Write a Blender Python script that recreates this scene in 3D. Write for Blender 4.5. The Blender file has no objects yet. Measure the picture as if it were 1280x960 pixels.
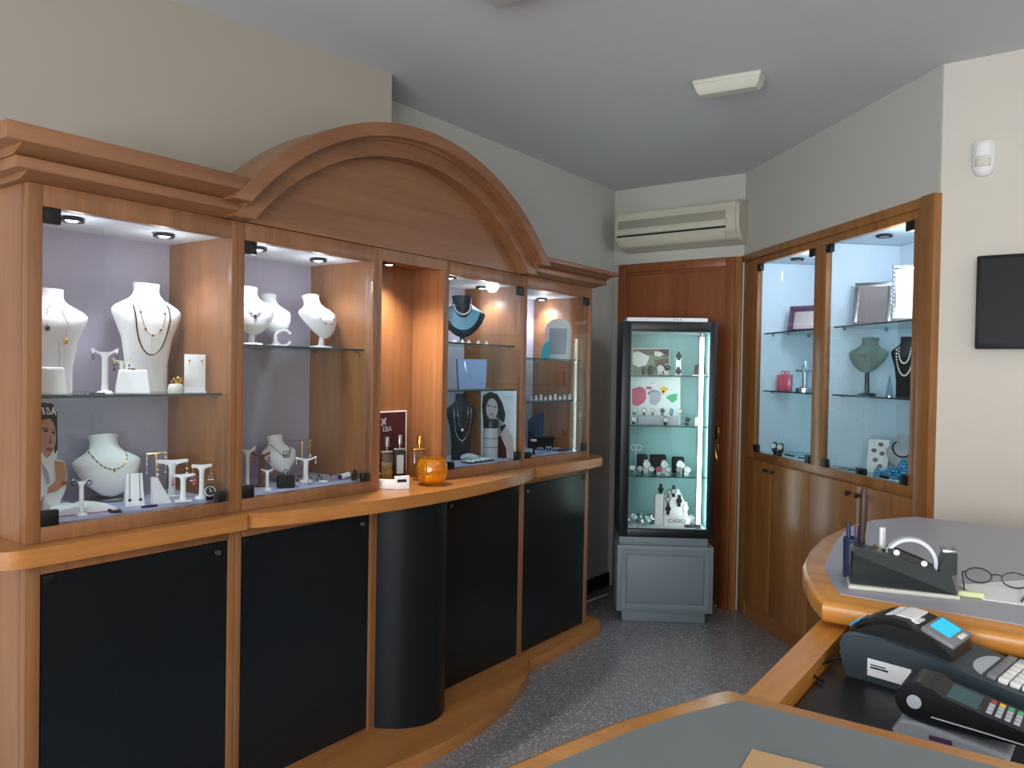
import bpy, bmesh, math, random
from mathutils import Matrix, Vector
random.seed(7)
PI = math.pi
SC = bpy.context.scene
COL = SC.collection
SC.view_settings.view_transform = 'Standard'
SC.view_settings.look = 'None'
SC.view_settings.gamma = 1.0
SC.view_settings.use_curve_mapping = False
SC.view_settings.exposure = 0.0
SC.cycles.transparent_max_bounces = 32
SC.cycles.max_bounces = 8

# ------------------------------------------------------------------ camera
YAW, PITCH, ROLL, FPX, CAMH = math.radians(36.15), math.radians(.96), math.radians(.99), 972.0, 1.4
fw = Vector((-math.sin(YAW) * math.cos(PITCH), math.cos(YAW) * math.cos(PITCH), -math.sin(PITCH)))
r0 = Vector((math.cos(YAW), math.sin(YAW), 0)); u0 = r0.cross(fw)
rt = r0 * math.cos(ROLL) + u0 * math.sin(ROLL); up = -r0 * math.sin(ROLL) + u0 * math.cos(ROLL)
CAM = Vector((0, 0, CAMH))
cd = bpy.data.cameras.new('camera'); cam = bpy.data.objects.new('camera', cd); COL.objects.link(cam)
cam.matrix_world = Matrix(((rt.x, up.x, -fw.x, 0), (rt.y, up.y, -fw.y, 0), (rt.z, up.z, -fw.z, CAMH), (0, 0, 0, 1)))
cd.sensor_width = 36; cd.lens = FPX / 1280 * 36; cd.clip_start = .02; cd.clip_end = 60
SC.camera = cam

def ray(px, py): return fw + rt * ((px - 640) / FPX) - up * ((py - 480) / FPX)
def at_z(px, py, z): d = ray(px, py); return CAM + d * ((z - CAMH) / d.z)      # point of a sight line on a level surface
def at_x(px, py, X): d = ray(px, py); return CAM + d * (X / d.x)               # ... on a wall x = X
def at_y(px, py, Y): d = ray(px, py); return CAM + d * (Y / d.y)               # ... on a wall y = Y
def at_pl(px, py, p, n): d = ray(px, py); return CAM + d * ((Vector(p) - CAM).dot(Vector(n)) / d.dot(Vector(n)))

# ------------------------------------------------------------------ materials
def lin(c):
    return tuple(((v / 255) / 12.92 if v / 255 <= .04045 else ((v / 255 + .055) / 1.055) ** 2.4) for v in c) + (1,)
def new_mat(name):
    m = bpy.data.materials.new(name); m.use_nodes = True
    nt = m.node_tree; nt.nodes.clear()
    o = nt.nodes.new('ShaderNodeOutputMaterial')
    return m, nt, o
def plain(name, rgb, rough=.5, metal=0, spec=.5, var=.0, scale=30, bump=0, coat=0, emit=None, es=1, trans=0, ior=1.45, alpha=1):
    m, nt, o = new_mat(name)
    b = nt.nodes.new('ShaderNodeBsdfPrincipled'); nt.links.new(b.outputs[0], o.inputs[0])
    b.inputs['Base Color'].default_value = lin(rgb); b.inputs['Roughness'].default_value = rough
    b.inputs['Metallic'].default_value = metal; b.inputs['Specular IOR Level'].default_value = spec
    b.inputs['Coat Weight'].default_value = coat; b.inputs['Transmission Weight'].default_value = trans
    b.inputs['IOR'].default_value = ior; b.inputs['Alpha'].default_value = alpha
    if emit:
        b.inputs['Emission Color'].default_value = lin(emit); b.inputs['Emission Strength'].default_value = es
    tc = nt.nodes.new('ShaderNodeTexCoord')
    nz = nt.nodes.new('ShaderNodeTexNoise'); nz.inputs['Scale'].default_value = scale; nz.inputs['Detail'].default_value = 4
    nt.links.new(tc.outputs['Object'], nz.inputs['Vector'])
    if var:
        mx = nt.nodes.new('ShaderNodeMix'); mx.data_type = 'RGBA'
        c = lin(rgb)
        mx.inputs['A'].default_value = tuple(max(0, v * (1 - var)) for v in c[:3]) + (1,)
        mx.inputs['B'].default_value = tuple(min(1, v * (1 + var)) for v in c[:3]) + (1,)
        nt.links.new(nz.outputs['Fac'], mx.inputs['Factor']); nt.links.new(mx.outputs['Result'], b.inputs['Base Color'])
    if bump:
        bp = nt.nodes.new('ShaderNodeBump'); bp.inputs['Strength'].default_value = bump; bp.inputs['Distance'].default_value = .002
        nt.links.new(nz.outputs['Fac'], bp.inputs['Height']); nt.links.new(bp.outputs[0], b.inputs['Normal'])
    return m
def wood(name, dark, light, axis, rough=.38, sc=1.0):
    m, nt, o = new_mat(name)
    b = nt.nodes.new('ShaderNodeBsdfPrincipled'); nt.links.new(b.outputs[0], o.inputs[0])
    b.inputs['Roughness'].default_value = rough; b.inputs['Coat Weight'].default_value = .15; b.inputs['Coat Roughness'].default_value = .25
    tc = nt.nodes.new('ShaderNodeTexCoord'); mp = nt.nodes.new('ShaderNodeMapping')
    s = [14 * sc] * 3; s['xyz'.index(axis)] = .9 * sc
    mp.inputs['Scale'].default_value = s
    nt.links.new(tc.outputs['Object'], mp.inputs['Vector'])
    n1 = nt.nodes.new('ShaderNodeTexNoise'); n1.inputs['Scale'].default_value = 1.0; n1.inputs['Detail'].default_value = 6; n1.inputs['Roughness'].default_value = .62
    n1.inputs['Distortion'].default_value = .4
    n2 = nt.nodes.new('ShaderNodeTexNoise'); n2.inputs['Scale'].default_value = 9; n2.inputs['Detail'].default_value = 3
    nt.links.new(mp.outputs[0], n1.inputs['Vector']); nt.links.new(mp.outputs[0], n2.inputs['Vector'])
    ad = nt.nodes.new('ShaderNodeMath'); ad.operation = 'MULTIPLY_ADD'; ad.inputs[1].default_value = .3
    nt.links.new(n2.outputs['Fac'], ad.inputs[0]); nt.links.new(n1.outputs['Fac'], ad.inputs[2])
    cr = nt.nodes.new('ShaderNodeValToRGB'); cr.color_ramp.elements[0].position = .40; cr.color_ramp.elements[1].position = .88
    cr.color_ramp.elements[0].color = lin(dark); cr.color_ramp.elements[1].color = lin(light)
    nt.links.new(ad.outputs[0], cr.inputs['Fac']); nt.links.new(cr.outputs['Color'], b.inputs['Base Color'])
    return m
def glassy(name, tint=(250, 252, 252), rough=0, ior=1.45, boost=1.0):
    m, nt, o = new_mat(name)
    t = nt.nodes.new('ShaderNodeBsdfTransparent'); t.inputs[0].default_value = lin(tint)
    g = nt.nodes.new('ShaderNodeBsdfGlossy'); g.inputs['Roughness'].default_value = rough
    f0 = ((ior - 1) / (ior + 1)) ** 2 * boost                       # Schlick reflectance, the same from both sides of the pane
    f = nt.nodes.new('ShaderNodeLayerWeight'); f.inputs['Blend'].default_value = .5
    pw = nt.nodes.new('ShaderNodeMath'); pw.operation = 'POWER'; pw.inputs[1].default_value = 5
    nt.links.new(f.outputs['Facing'], pw.inputs[0])
    mu = nt.nodes.new('ShaderNodeMath'); mu.operation = 'MULTIPLY_ADD'; mu.inputs[1].default_value = 1 - f0; mu.inputs[2].default_value = f0
    mx = nt.nodes.new('ShaderNodeMixShader')
    nt.links.new(pw.outputs[0], mu.inputs[0]); nt.links.new(mu.outputs[0], mx.inputs[0])
    nt.links.new(t.outputs[0], mx.inputs[1]); nt.links.new(g.outputs[0], mx.inputs[2]); nt.links.new(mx.outputs[0], o.inputs[0])
    return m
def emitter(name, rgb, s):
    m, nt, o = new_mat(name)
    e = nt.nodes.new('ShaderNodeEmission'); e.inputs[0].default_value = lin(rgb); e.inputs[1].default_value = s
    nt.links.new(e.outputs[0], o.inputs[0]); return m
def terrazzo(name):
    m, nt, o = new_mat(name)
    b = nt.nodes.new('ShaderNodeBsdfPrincipled'); nt.links.new(b.outputs[0], o.inputs[0])
    b.inputs['Roughness'].default_value = .22
    tc = nt.nodes.new('ShaderNodeTexCoord')
    v = nt.nodes.new('ShaderNodeTexVoronoi'); v.inputs['Scale'].default_value = 170
    v2 = nt.nodes.new('ShaderNodeTexVoronoi'); v2.inputs['Scale'].default_value = 90
    n = nt.nodes.new('ShaderNodeTexNoise'); n.inputs['Scale'].default_value = 2.5
    for q in (v, v2, n): nt.links.new(tc.outputs['Object'], q.inputs['Vector'])
    sp = nt.nodes.new('ShaderNodeSeparateColor'); nt.links.new(v.outputs['Color'], sp.inputs[0])
    cr = nt.nodes.new('ShaderNodeValToRGB'); e = cr.color_ramp.elements
    e[0].position = 0; e[0].color = lin((112, 110, 114)); e[1].position = .5; e[1].color = lin((124, 122, 126))
    for p, c in ((.8, (136, 134, 137)), (.93, (156, 153, 152)), (1, (194, 190, 184))):
        q = e.new(p); q.color = lin(c)
    nt.links.new(sp.outputs[0], cr.inputs['Fac'])
    sp2 = nt.nodes.new('ShaderNodeSeparateColor'); nt.links.new(v2.outputs['Color'], sp2.inputs[0])
    gt = nt.nodes.new('ShaderNodeMath'); gt.operation = 'GREATER_THAN'; gt.inputs[1].default_value = .93
    nt.links.new(sp2.outputs[1], gt.inputs[0])
    lt = nt.nodes.new('ShaderNodeMath'); lt.operation = 'LESS_THAN'; lt.inputs[1].default_value = .3
    nt.links.new(v2.outputs['Distance'], lt.inputs[0])
    ml = nt.nodes.new('ShaderNodeMath'); ml.operation = 'MULTIPLY'; nt.links.new(gt.outputs[0], ml.inputs[0]); nt.links.new(lt.outputs[0], ml.inputs[1])
    mx = nt.nodes.new('ShaderNodeMix'); mx.data_type = 'RGBA'; mx.inputs['B'].default_value = lin((200, 194, 190))
    nt.links.new(ml.outputs[0], mx.inputs['Factor']); nt.links.new(cr.outputs[0], mx.inputs['A'])
    nt.links.new(mx.outputs['Result'], b.inputs['Base Color'])
    return m

WD, WL = (120, 77, 48), (156, 106, 69)
M = dict(
    wood_v=wood('beech_upright', WD, WL, 'z'), wood_h=wood('beech_level', WD, WL, 'x'),
    wood_y=wood('beech_lengthwise', (118, 76, 50), (152, 104, 70), 'y'),
    wood_lit=wood('beech_ledge_warm_lit', (150, 94, 44), (190, 128, 70), 'y', .3), wood_c=wood('beech_counter_edge', (184, 116, 44), (224, 156, 72), 'x', .3), wood_cy=wood('beech_counter_side', (184, 116, 44), (224, 156, 72), 'y', .3),  # ledge and plinth beech is yellowed to carry the warm light on it
    cherry=wood('cherry_upright', (112, 58, 30), (148, 84, 44), 'z'), cherry_h=wood('cherry_level', (112, 58, 30), (148, 84, 44), 'x'),
    oak=wood('oak_upright', (122, 76, 36), (166, 114, 62), 'z'), oak_h=wood('oak_level', (122, 76, 36), (166, 114, 62), 'x'),
    wall_b=plain('wall_paint_beige', (164, 155, 142), .85, var=.02, scale=6), wall=plain('wall_paint', (190, 188, 180), .85, var=.02, scale=6), wall_w=plain('wall_paint_cream', (208, 201, 190), .85, var=.02, scale=6),
    ceil=plain('ceiling_paint', (208, 211, 213), .9, var=.015, scale=5),
    floor=terrazzo('terrazzo'), black2=plain('black_drum', (20, 24, 27), .38, spec=.2), black=plain('black_panel', (20, 26, 30), .24, spec=.4, var=.1, scale=3),
    blackp=plain('black_plastic', (16, 17, 19), .4), blackm=plain('black_matt', (20, 20, 23), .75),
    lav=plain('lavender_fabric', (172, 166, 182), .9, var=.05, scale=60, bump=.15), lavf=plain('lilac_cloth', (176, 170, 200), .9, var=.04, scale=60, bump=.15),
    liner=plain('white_laminate', (226, 228, 232), .5), diagw=plain('pale_blue_laminate', (206, 220, 232), .5),
    glass=glassy('clear_glass'), shelfg=glassy('shelf_glass', (232, 246, 242)), edge=plain('glass_edge', (52, 74, 76), .2, spec=.8),
    white=plain('white_leatherette', (236, 236, 238), .55, var=.02, scale=80), whitep=plain('white_plastic', (232, 232, 230), .35),
    cream=plain('cream_plastic', (206, 204, 190), .45), grey=plain('grey_plastic', (120, 122, 126), .4), slate2=plain('black_green_plastic', (30, 38, 39), .35), slate=plain('slate_plastic', (52, 64, 72), .45),
    silver=plain('silver', (225, 226, 230), .22, 1), gold=plain('gold', (214, 168, 84), .25, 1), brass=plain('brass', (206, 164, 76), .25, 1),
    steel=plain('steel', (170, 172, 176), .3, 1), bronze=plain('bronze', (120, 84, 60), .4, .7), gun=plain('gunmetal', (60, 60, 66), .35, .8),
    dgreen=plain('dark_bead', (60, 70, 60), .3), red=plain('red_enamel', (176, 40, 54), .35), navy=plain('navy_velvet', (34, 44, 84), .9, var=.1),
    blue=plain('blue_bead', (44, 140, 190), .12, spec=.8, coat=.5), sky=plain('pale_blue_card', (124, 150, 196), .6), turq=plain('turquoise_card', (50, 178, 206), .5),
    teal=plain('case_back_teal', (150, 188, 190), .6), caseb=plain('case_black_frame', (15, 22, 27), .4), cgrey=plain('grey_blue_lacquer', (122, 136, 142), .5, var=.04, scale=12),
    leather=plain('grey_leatherette', (164, 164, 174), .42, var=.05, scale=220, bump=.12), leather2=plain('green_grey_leatherette', (116, 122, 122), .42, var=.05, scale=220, bump=.12),
    card=plain('tan_cardboard', (190, 154, 112), .8, var=.04), paper=plain('white_paper', (238, 238, 240), .7), paperb=plain('pale_blue_paper', (206, 220, 232), .6),
    burg=plain('burgundy_board', (66, 24, 36), .5), amber=plain('amber_glass', (255, 186, 30), .08, trans=.8, ior=1.4, coat=.4),
    bulb=emitter('lamp_lit_cool', (236, 240, 255), 14), bulbw=emitter('lamp_lit_warm', (255, 236, 200), 9), tube=emitter('tube_lit', (232, 255, 250), 17),
    lcd=emitter('display_blue_lit', (70, 214, 250), 1.0), lcdd=plain('display_grey_green', (70, 100, 104), .2), lensoff=plain('lamp_unlit', (120, 124, 130), .3),
    skin=plain('print_skin', (196, 140, 116), .5), skinb=plain('print_skin_grey', (190, 178, 180), .5), hair=plain('print_hair', (46, 34, 34), .5), lips=plain('print_lips', (150, 76, 76), .5),
    pink=plain('pink_print', (214, 66, 116), .5), yellow=plain('yellow_print', (246, 196, 50), .5), green=plain('green_print', (60, 178, 120), .5),
    brown=plain('brown_print', (104, 84, 68), .5), olive=plain('olive_print', (120, 134, 110), .5), rose=plain('rose_glass', (206, 90, 112), .2, coat=.4), mauve=plain('mauve_frame', (96, 66, 96), .3),
    photo=plain('silver_frame_print', (150, 138, 140), .35), crystal=glassy('cut_crystal', (222, 232, 238), .05, 1.6, 2.5), perf=glassy('bottle_glass', (232, 226, 206), .02, 1.5, 1.6),
    liquid=plain('pale_gold_liquid', (196, 170, 104), .15, trans=.5), yellowp=plain('pale_yellow_rubber', (222, 226, 172), .6), tape=plain('translucent_tape', (214, 216, 222), .3),
    umber=plain('dark_brown_wood', (62, 40, 28), .45, var=.2, scale=40), bluecup=plain('blue_cup', (40, 52, 84), .4), screen=plain('monitor_screen', (9, 10, 13), .45, spec=.25),
    spark=plain('bright_crystal', (224, 234, 244), .08, spec=.9, coat=.6), sage=plain('sage_velvet', (112, 128, 122), .9), shellw=plain('pearl', (236, 230, 222), .2, coat=.4), frost=plain('pale_steel_card', (176, 182, 192), .4),
    acw=plain('ac_cream', (196, 192, 174), .5), acg=plain('ac_grille', (150, 146, 132), .6), brownc=plain('chocolate_leather', (84, 46, 40), .5), ink=plain('black_ink', (22, 24, 28), .5),
    teald=plain('dark_teal_velvet', (20, 40, 56), .7), aqua=plain('aqua_satin', (110, 176, 206), .35),
)

# ------------------------------------------------------------------ mesh builder
class MB:
    def __init__(s, T=None): s.bm = bmesh.new(); s.mi = 0; s.T = T or Matrix.Identity(4)
    def _take(s, verts, faces):
        key = {}; vs = []
        for v in verts:                                   # coincident points are merged inside one primitive only
            v = s.T @ Vector(v); k = (round(v.x, 6), round(v.y, 6), round(v.z, 6))
            if k not in key: key[k] = s.bm.verts.new(v)
            vs.append(key[k])
        out = []
        for f in faces:
            q = []
            for i in f:
                if vs[i] not in q: q.append(vs[i])
            if len(q) < 3: continue
            try:
                fc = s.bm.faces.new(q); fc.material_index = s.mi; fc.smooth = True; out.append(fc)
            except ValueError: pass
        return out
    def m(s, i): s.mi = i; return s
    def box(s, x0, x1, y0, y1, z0, z1, bev=0, R=None):
        t = bmesh.new(); bmesh.ops.create_cube(t, size=1)
        bmesh.ops.scale(t, vec=(abs(x1 - x0), abs(y1 - y0), abs(z1 - z0)), verts=t.verts)
        if bev: bmesh.ops.bevel(t, geom=list(t.edges), offset=bev, segments=2, affect='EDGES', profile=.5)
        mt = Matrix.Translation(((x0 + x1) / 2, (y0 + y1) / 2, (z0 + z1) / 2))
        if R is not None: mt = R @ mt
        t.transform(mt); big = sorted(t.faces, key=lambda f: -f.calc_area())[:6]; t.faces.index_update(); ids = {f.index for f in big}
        s.add(t, ids); return s
    def add(s, t, flat=()):
        t.verts.index_update()
        fs = s._take([v.co.copy() for v in t.verts], [[v.index for v in f.verts] for f in t.faces]); t.free()
        if flat and len(fs) > max(flat):
            for i in flat: fs[i].smooth = False
    def lathe(s, prof, c=(0, 0, 0), seg=20, R=None, sx=1, sy=1):
        vs = []; fs = []; n = len(prof)
        R = R or Matrix.Identity(4); c = Vector(c)
        for i in range(seg):
            a = 2 * PI * i / seg
            for r, z in prof: vs.append(c + (R @ Vector((r * math.cos(a) * sx, r * math.sin(a) * sy, z))))
        for i in range(seg):
            j = (i + 1) % seg
            for k in range(n - 1): fs.append((i * n + k, j * n + k, j * n + k + 1, i * n + k + 1))
        if prof[0][0] > 1e-6: fs.append([i * n for i in range(seg)][::-1])
        if prof[-1][0] > 1e-6: fs.append([i * n + n - 1 for i in range(seg)])
        s._take(vs, fs); return s
    def cyl(s, p0, p1, r0, r1=None, seg=12):
        p0, p1 = Vector(p0), Vector(p1); r1 = r0 if r1 is None else r1
        d = p1 - p0; q = d.to_track_quat('Z', 'Y').to_matrix().to_4x4()
        return s.lathe([(r0, 0), (r1, d.length)], p0, seg, q)
    def sph(s, c, r, sub=1, sc=(1, 1, 1)):
        t = bmesh.new(); bmesh.ops.create_icosphere(t, subdivisions=sub, radius=r)
        bmesh.ops.scale(t, vec=sc, verts=t.verts); bmesh.ops.translate(t, vec=c, verts=t.verts); s.add(t); return s
    def tube(s, pts, r, seg=6, closed=False, taper=None):
        pts = [Vector(p) for p in pts]; n = len(pts); rings = []; nrm = None
        for i, p in enumerate(pts):
            a = pts[(i - 1) % n] if (closed or i) else p; b = pts[(i + 1) % n] if (closed or i < n - 1) else p
            t = (b - a); t = t.normalized() if t.length > 1e-9 else Vector((0, 0, 1))
            if nrm is None:
                nrm = t.orthogonal().normalized()
            else:
                nrm = (nrm - t * nrm.dot(t)); nrm = nrm.normalized() if nrm.length > 1e-6 else t.orthogonal().normalized()
            bn = t.cross(nrm); rr = r if taper is None else r * taper[i]
            rings.append([p + (nrm * math.cos(2 * PI * k / seg) + bn * math.sin(2 * PI * k / seg)) * rr for k in range(seg)])
        vs = [v for g in rings for v in g]; fs = []
        for i in range(n if closed else n - 1):
            j = (i + 1) % n
            for k in range(seg): fs.append((i * seg + k, i * seg + (k + 1) % seg, j * seg + (k + 1) % seg, j * seg + k))
        if not closed:
            fs.append(list(range(seg))[::-1]); fs.append([(n - 1) * seg + k for k in range(seg)])
        s._take(vs, fs); return s
    def prism(s, poly, a, b, ax='z'):
        # poly: 2-D outline; ax z: (x,y) raised from z=a to b; ax y: (x,z) from y=a to b; ax x: (y,z) from x=a to b
        f = dict(z=lambda p, h: (p[0], p[1], h), y=lambda p, h: (p[0], h, p[1]), x=lambda p, h: (h, p[0], p[1]))[ax]
        n = len(poly); vs = [f(p, a) for p in poly] + [f(p, b) for p in poly]
        fs = [list(range(n))[::-1], [n + i for i in range(n)]] + [(i, (i + 1) % n, n + (i + 1) % n, n + i) for i in range(n)]
        s._take(vs, fs); return s
    def poly(s, pts): s._take(pts, [list(range(len(pts)))]); return s
    def loft(s, rings, cap=True):
        n = len(rings[0]); vs = [v for g in rings for v in g]; fs = []
        for i in range(len(rings) - 1):
            for k in range(n): fs.append((i * n + k, i * n + (k + 1) % n, (i + 1) * n + (k + 1) % n, (i + 1) * n + k))
        if cap: fs.append(list(range(n))[::-1]); fs.append([(len(rings) - 1) * n + k for k in range(n)])
        s._take(vs, fs); return s
    def text(s, body, h, T, depth=.0006, align='CENTER'):
        cu = bpy.data.curves.new('lettering', 'FONT'); cu.body = body; cu.size = h; cu.extrude = depth; cu.align_x = align; cu.align_y = 'CENTER'
        o = bpy.data.objects.new('lettering', cu); COL.objects.link(o)
        dg = bpy.context.evaluated_depsgraph_get(); me = bpy.data.meshes.new_from_object(o.evaluated_get(dg))
        t = bmesh.new(); t.from_mesh(me); t.transform(T); s.add(t)
        bpy.data.objects.remove(o); bpy.data.curves.remove(cu); bpy.data.meshes.remove(me); return s
    def build(s, name, mats, parent=None, sharp=38):
        bmesh.ops.recalc_face_normals(s.bm, faces=s.bm.faces)
        me = bpy.data.meshes.new(name); s.bm.to_mesh(me); s.bm.free()
        for k in (mats if isinstance(mats, (list, tuple)) else [mats]): me.materials.append(M[k])
        me.set_sharp_from_angle(angle=math.radians(sharp))
        o = bpy.data.objects.new(name, me); COL.objects.link(o)
        if parent is not None: o.parent = parent
        return o
UPR = Matrix.Rotation(PI / 2, 4, 'X')     # lettering stood upright, reading from -Y

def tag(o, label, cat, group=None):
    o['label'] = label; o['category'] = cat
    if group: o['group'] = group
    return o
def thing(name, label, cat, loc=(0, 0, 0), rz=0.0, group=None, tilt=None):
    o = bpy.data.objects.new(name, None); COL.objects.link(o); o.empty_display_size = .05
    o.location = loc; o.rotation_euler = (0, 0, rz)
    return tag(o, label, cat, group)
def solo(name, label, cat, mb, mats, loc, rz=0.0, group=None):
    o = mb.build(name, mats); o.location = loc; o.rotation_euler = (0, 0, rz); return tag(o, label, cat, group)
def struct(name, mb, mats, parent=None):
    o = mb.build(name, mats, parent)
    if parent is None: o['kind'] = 'structure'
    return o
def lamp(name, kind, loc, energy, color, size=.05, rot=(0, 0, 0), sy=None, angle=110, blend=.6):
    d = bpy.data.lights.new(name, kind); d.energy = energy; d.color = color
    if kind == 'AREA':
        d.size = size
        if sy: d.shape = 'RECTANGLE'; d.size_y = sy
    else: d.shadow_soft_size = size
    if kind == 'SPOT': d.spot_size = math.radians(angle); d.spot_blend = blend
    o = bpy.data.objects.new(name, d); COL.objects.link(o); o.location = loc; o.rotation_euler = rot; return o
COOL = (.86, .91, 1.0)

# ------------------------------------------------------------------ room
XW, YB, YR, H, CD = -2.49, 4.52, 3.35, 2.59, 2.90      # left wall, back wall, right-hand wall, ceiling, x + y of the slanting wall
XE, YS = 2.6, -2.6
mb = MB(); mb.box(XW - .3, XE + .2, YS - .2, YB + .9, -.1, 0); struct('floor', mb, 'floor')
mb = MB(); mb.box(XW - .3, XE + .2, YS - .2, YB + .9, H, H + .1); struct('ceiling', mb, 'ceil')
mb = MB(); mb.box(XW - .12, XW, YS, YB + .12, 0, 1.96).box(XW - .12, XW, 2.2, YB + .12, 1.9601, H); struct('wall_left', mb, 'wall')
# the wall above the cabinets steps forward and runs slightly out of square
mb = MB(); mb.prism([(-2.62, YS), (-2.62, .22), (-2.275, 2.256), (XW + .001, 2.262), (-2.75, 2.262), (-2.75, YS)], 1.9605, H); struct('wall_left_upper', mb, 'wall_b')
xc = CD - YB                                              # corner of back wall and slanting wall
mb = MB(); mb.box(XW, xc + .004, YB, YB + .12, 0, H); struct('wall_back', mb, 'wall')
q = .7071 * .1
mb = MB()                                                  # slanting wall: only the strip above the built-in cabinet is solid
mb.prism([(xc, YB), (CD - YR, YR), (CD - YR + q, YR + q), (xc + q, YB + q)], 2.105, H)
struct('wall_diagonal', mb, 'wall')
mb = MB(); mb.box(CD - YR + .005, XE, YR, YR + .12, 0, H); struct('wall_right', mb, 'wall_w')
mb = MB(); mb.box(XE, XE + .12, YS, YR + .12, 0, H); struct('wall_side', mb, 'wall_w')
mb = MB()                                                  # street side: wall around a wide shop window
mb.box(XW, XE, YS - .12, YS, 0, .5).box(XW, XE, YS - .12, YS, 2.3, H).box(XW, -1.6, YS - .12, YS, .5, 2.3).box(2.2, XE, YS - .12, YS, .5, 2.3)
struct('wall_front', mb, 'wall_w')
wf = MB(); wf.box(-1.6, 2.2, YS - .08, YS - .03, .5, .56).box(-1.6, 2.2, YS - .08, YS - .03, 2.24, 2.3)
for x in (-1.6, .27, 2.14): wf.box(x, x + .06, YS - .08, YS - .03, .56, 2.24)
w1 = struct('window_1', wf, 'oak')
struct('pane', MB().box(-1.54, 2.14, YS - .06, YS - .055, .56, 2.24), 'glass', w1)
mb = MB(); mb.box(XW, XW + .012, 3.66, YB, 0, .085); struct('baseboard_left', mb, 'blackm')

# ------------------------------------------------------------------ long wall cabinet: five units, ledge, plinth, cornice
XF = -2.11
def downlight(root, x, y, z, lit='bulb', r=.03, tiltx=0):
    mb = MB(); mb.lathe([(r * .72, 0.0), (r, -.004), (r * 1.05, -.008), (r * .98, -.012), (r * .72, -.010), (r * .70, 0)], (x, y, z), 20)
    d = mb.build('downlight', 'blackm', root)
    mb = MB(); mb.lathe([(0, -.014), (r * .4, -.012), (r * .66, -.006), (r * .68, -.001)], (x, y, z), 16); mb.build('bulb', lit, d)
def bay(label, y0, y1, gl, gr, shelves, lights, hinge, back=.38, paned=True, energy=8.0):
    t = thing('display_cabinet', label, 'display cabinet', (XF, y0, 0), PI / 2)
    W = y1 - y0; a, b = gl - y0, gr - y0; D = .372
    mb = MB(); e = .0015
    mb.box(0, a, 0, .03, .945, 1.848, e).box(b, W, 0, .03, .945, 1.848, e).box(a, b, 0, .03, 1.793, 1.848, e).box(a, b, 0, .03, .945, .984, e)
    mb.build('upper_frame', 'wood_v', t)
    mb = MB(); mb.box(0, a, 0, .03, .052, .9, e).box(b, W, 0, .03, .052, .9, e).box(a, b, 0, .03, .864, .9, e).box(a, b, .005, .03, .052, .062, e)
    mb.build('lower_frame', 'wood_v', t)
    for x0, x1 in ((0, a - .006), (b + .006, W)):
        MB().box(min(x0, x1), max(x0, x1), .031, D, .052, 1.848).build('side_panel', 'wood_v', t)
    MB().box(a - .006, b + .006, D - .012, D, .985, 1.80).build('back_panel', 'lav', t)
    MB().box(a - .006, b + .006, .031, D, 1.80, 1.84).build('top_panel', 'liner', t)
    MB().box(a - .006, b + .006, .031, D, .945, .985).build('bottom_panel', 'lavf', t)
    g = MB().box(a + .001, b - .001, .004, .009, .985, 1.792).build('glass_door', 'glass', t)
    hx0, hx1 = (a + .001, a + .042) if hinge == 'l' else (b - .042, b - .001)
    for z in (.985, 1.752): MB().box(hx0, hx1, -.004, .013, z, z + .04, .002).build('hinge', 'blackp', g)
    lx = b - .03 if hinge == 'l' else a + .03
    mb = MB(); mb.box(lx - .014, lx + .014, -.008, .014, .986, 1.016, .003); mb.cyl((lx, -.008, 1.0), (lx, -.014, 1.0), .007)
    mb.build('lock', 'blackp', g)
    for z in shelves:
        mb = MB(); mb.box(a - .003, b + .003, .05, D - .014, z - .007, z); mb.m(1).box(a - .003, b + .003, .0485, .05, z - .0072, z)
        s = mb.build('shelf', ['shelfg', 'edge'], t)
        for sx in (a + .004, b - .004):
            for sy in (.08, D - .05): MB().cyl((sx - .008, sy, z - .011), (sx + .008, sy, z - .011), .004).build('shelf_pin', 'steel', s)
    p = MB().box(a + .003, b - .003, .004, .012, .063, .861).build('base_panel', 'black', t)
    for z in (.07, .832): MB().box((a + .006) if hinge == 'l' else (b - .036), (a + .036) if hinge == 'l' else (b - .006), .001, .006, z, z + .026, .002).build('hinge', 'blackp', p)
    lx = b - .035 if hinge == 'l' else a + .035
    MB().cyl((lx, .004, .83), (lx, -.004, .83), .009, .008, 16).build('lock', 'steel', p)
    for px, py in lights:
        pt = at_z(px, py, 1.80); X, Y = pt.y - y0, XF - pt.x
        X = min(max(X, a + .05), b - .05); Y = min(max(Y, .06), .3)
        downlight(t, X, Y, 1.80)
        w = t.matrix_basis @ Vector((X, Y, 1.782))
        lamp('bay_spot', 'SPOT', w + Vector((0, 0, -.004)), energy, COOL, .02, (0, -.12, 0), angle=125, blend=1.0)
        lamp('bay_glow', 'POINT', w + Vector((.01, 0, -.06)), energy * .055, COOL, .02)
    return t
bay('oak display cabinet at the left end with tall white busts on its shelf', .846, 1.443, .882, 1.42, [1.315], [(90, 272), (205, 292)], 'l')
bay('oak display cabinet left of the open niche with short white busts inside', 1.4432, 2.035, 1.466, 2.013, [1.471], [(322, 309), (398, 323)], 'l')
bay('oak display cabinet right of the open niche holding a blue-grey bag', 2.421, 2.985, 2.438, 2.968, [1.314, 1.519], [(562, 345), (603, 358)], 'r')
bay('narrow-looking oak display cabinet at the far right end with turquoise card inside', 2.9852, 3.60, 3.0, 3.57, [1.254, 1.466], [(686, 374)], 'r', energy=11)
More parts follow.
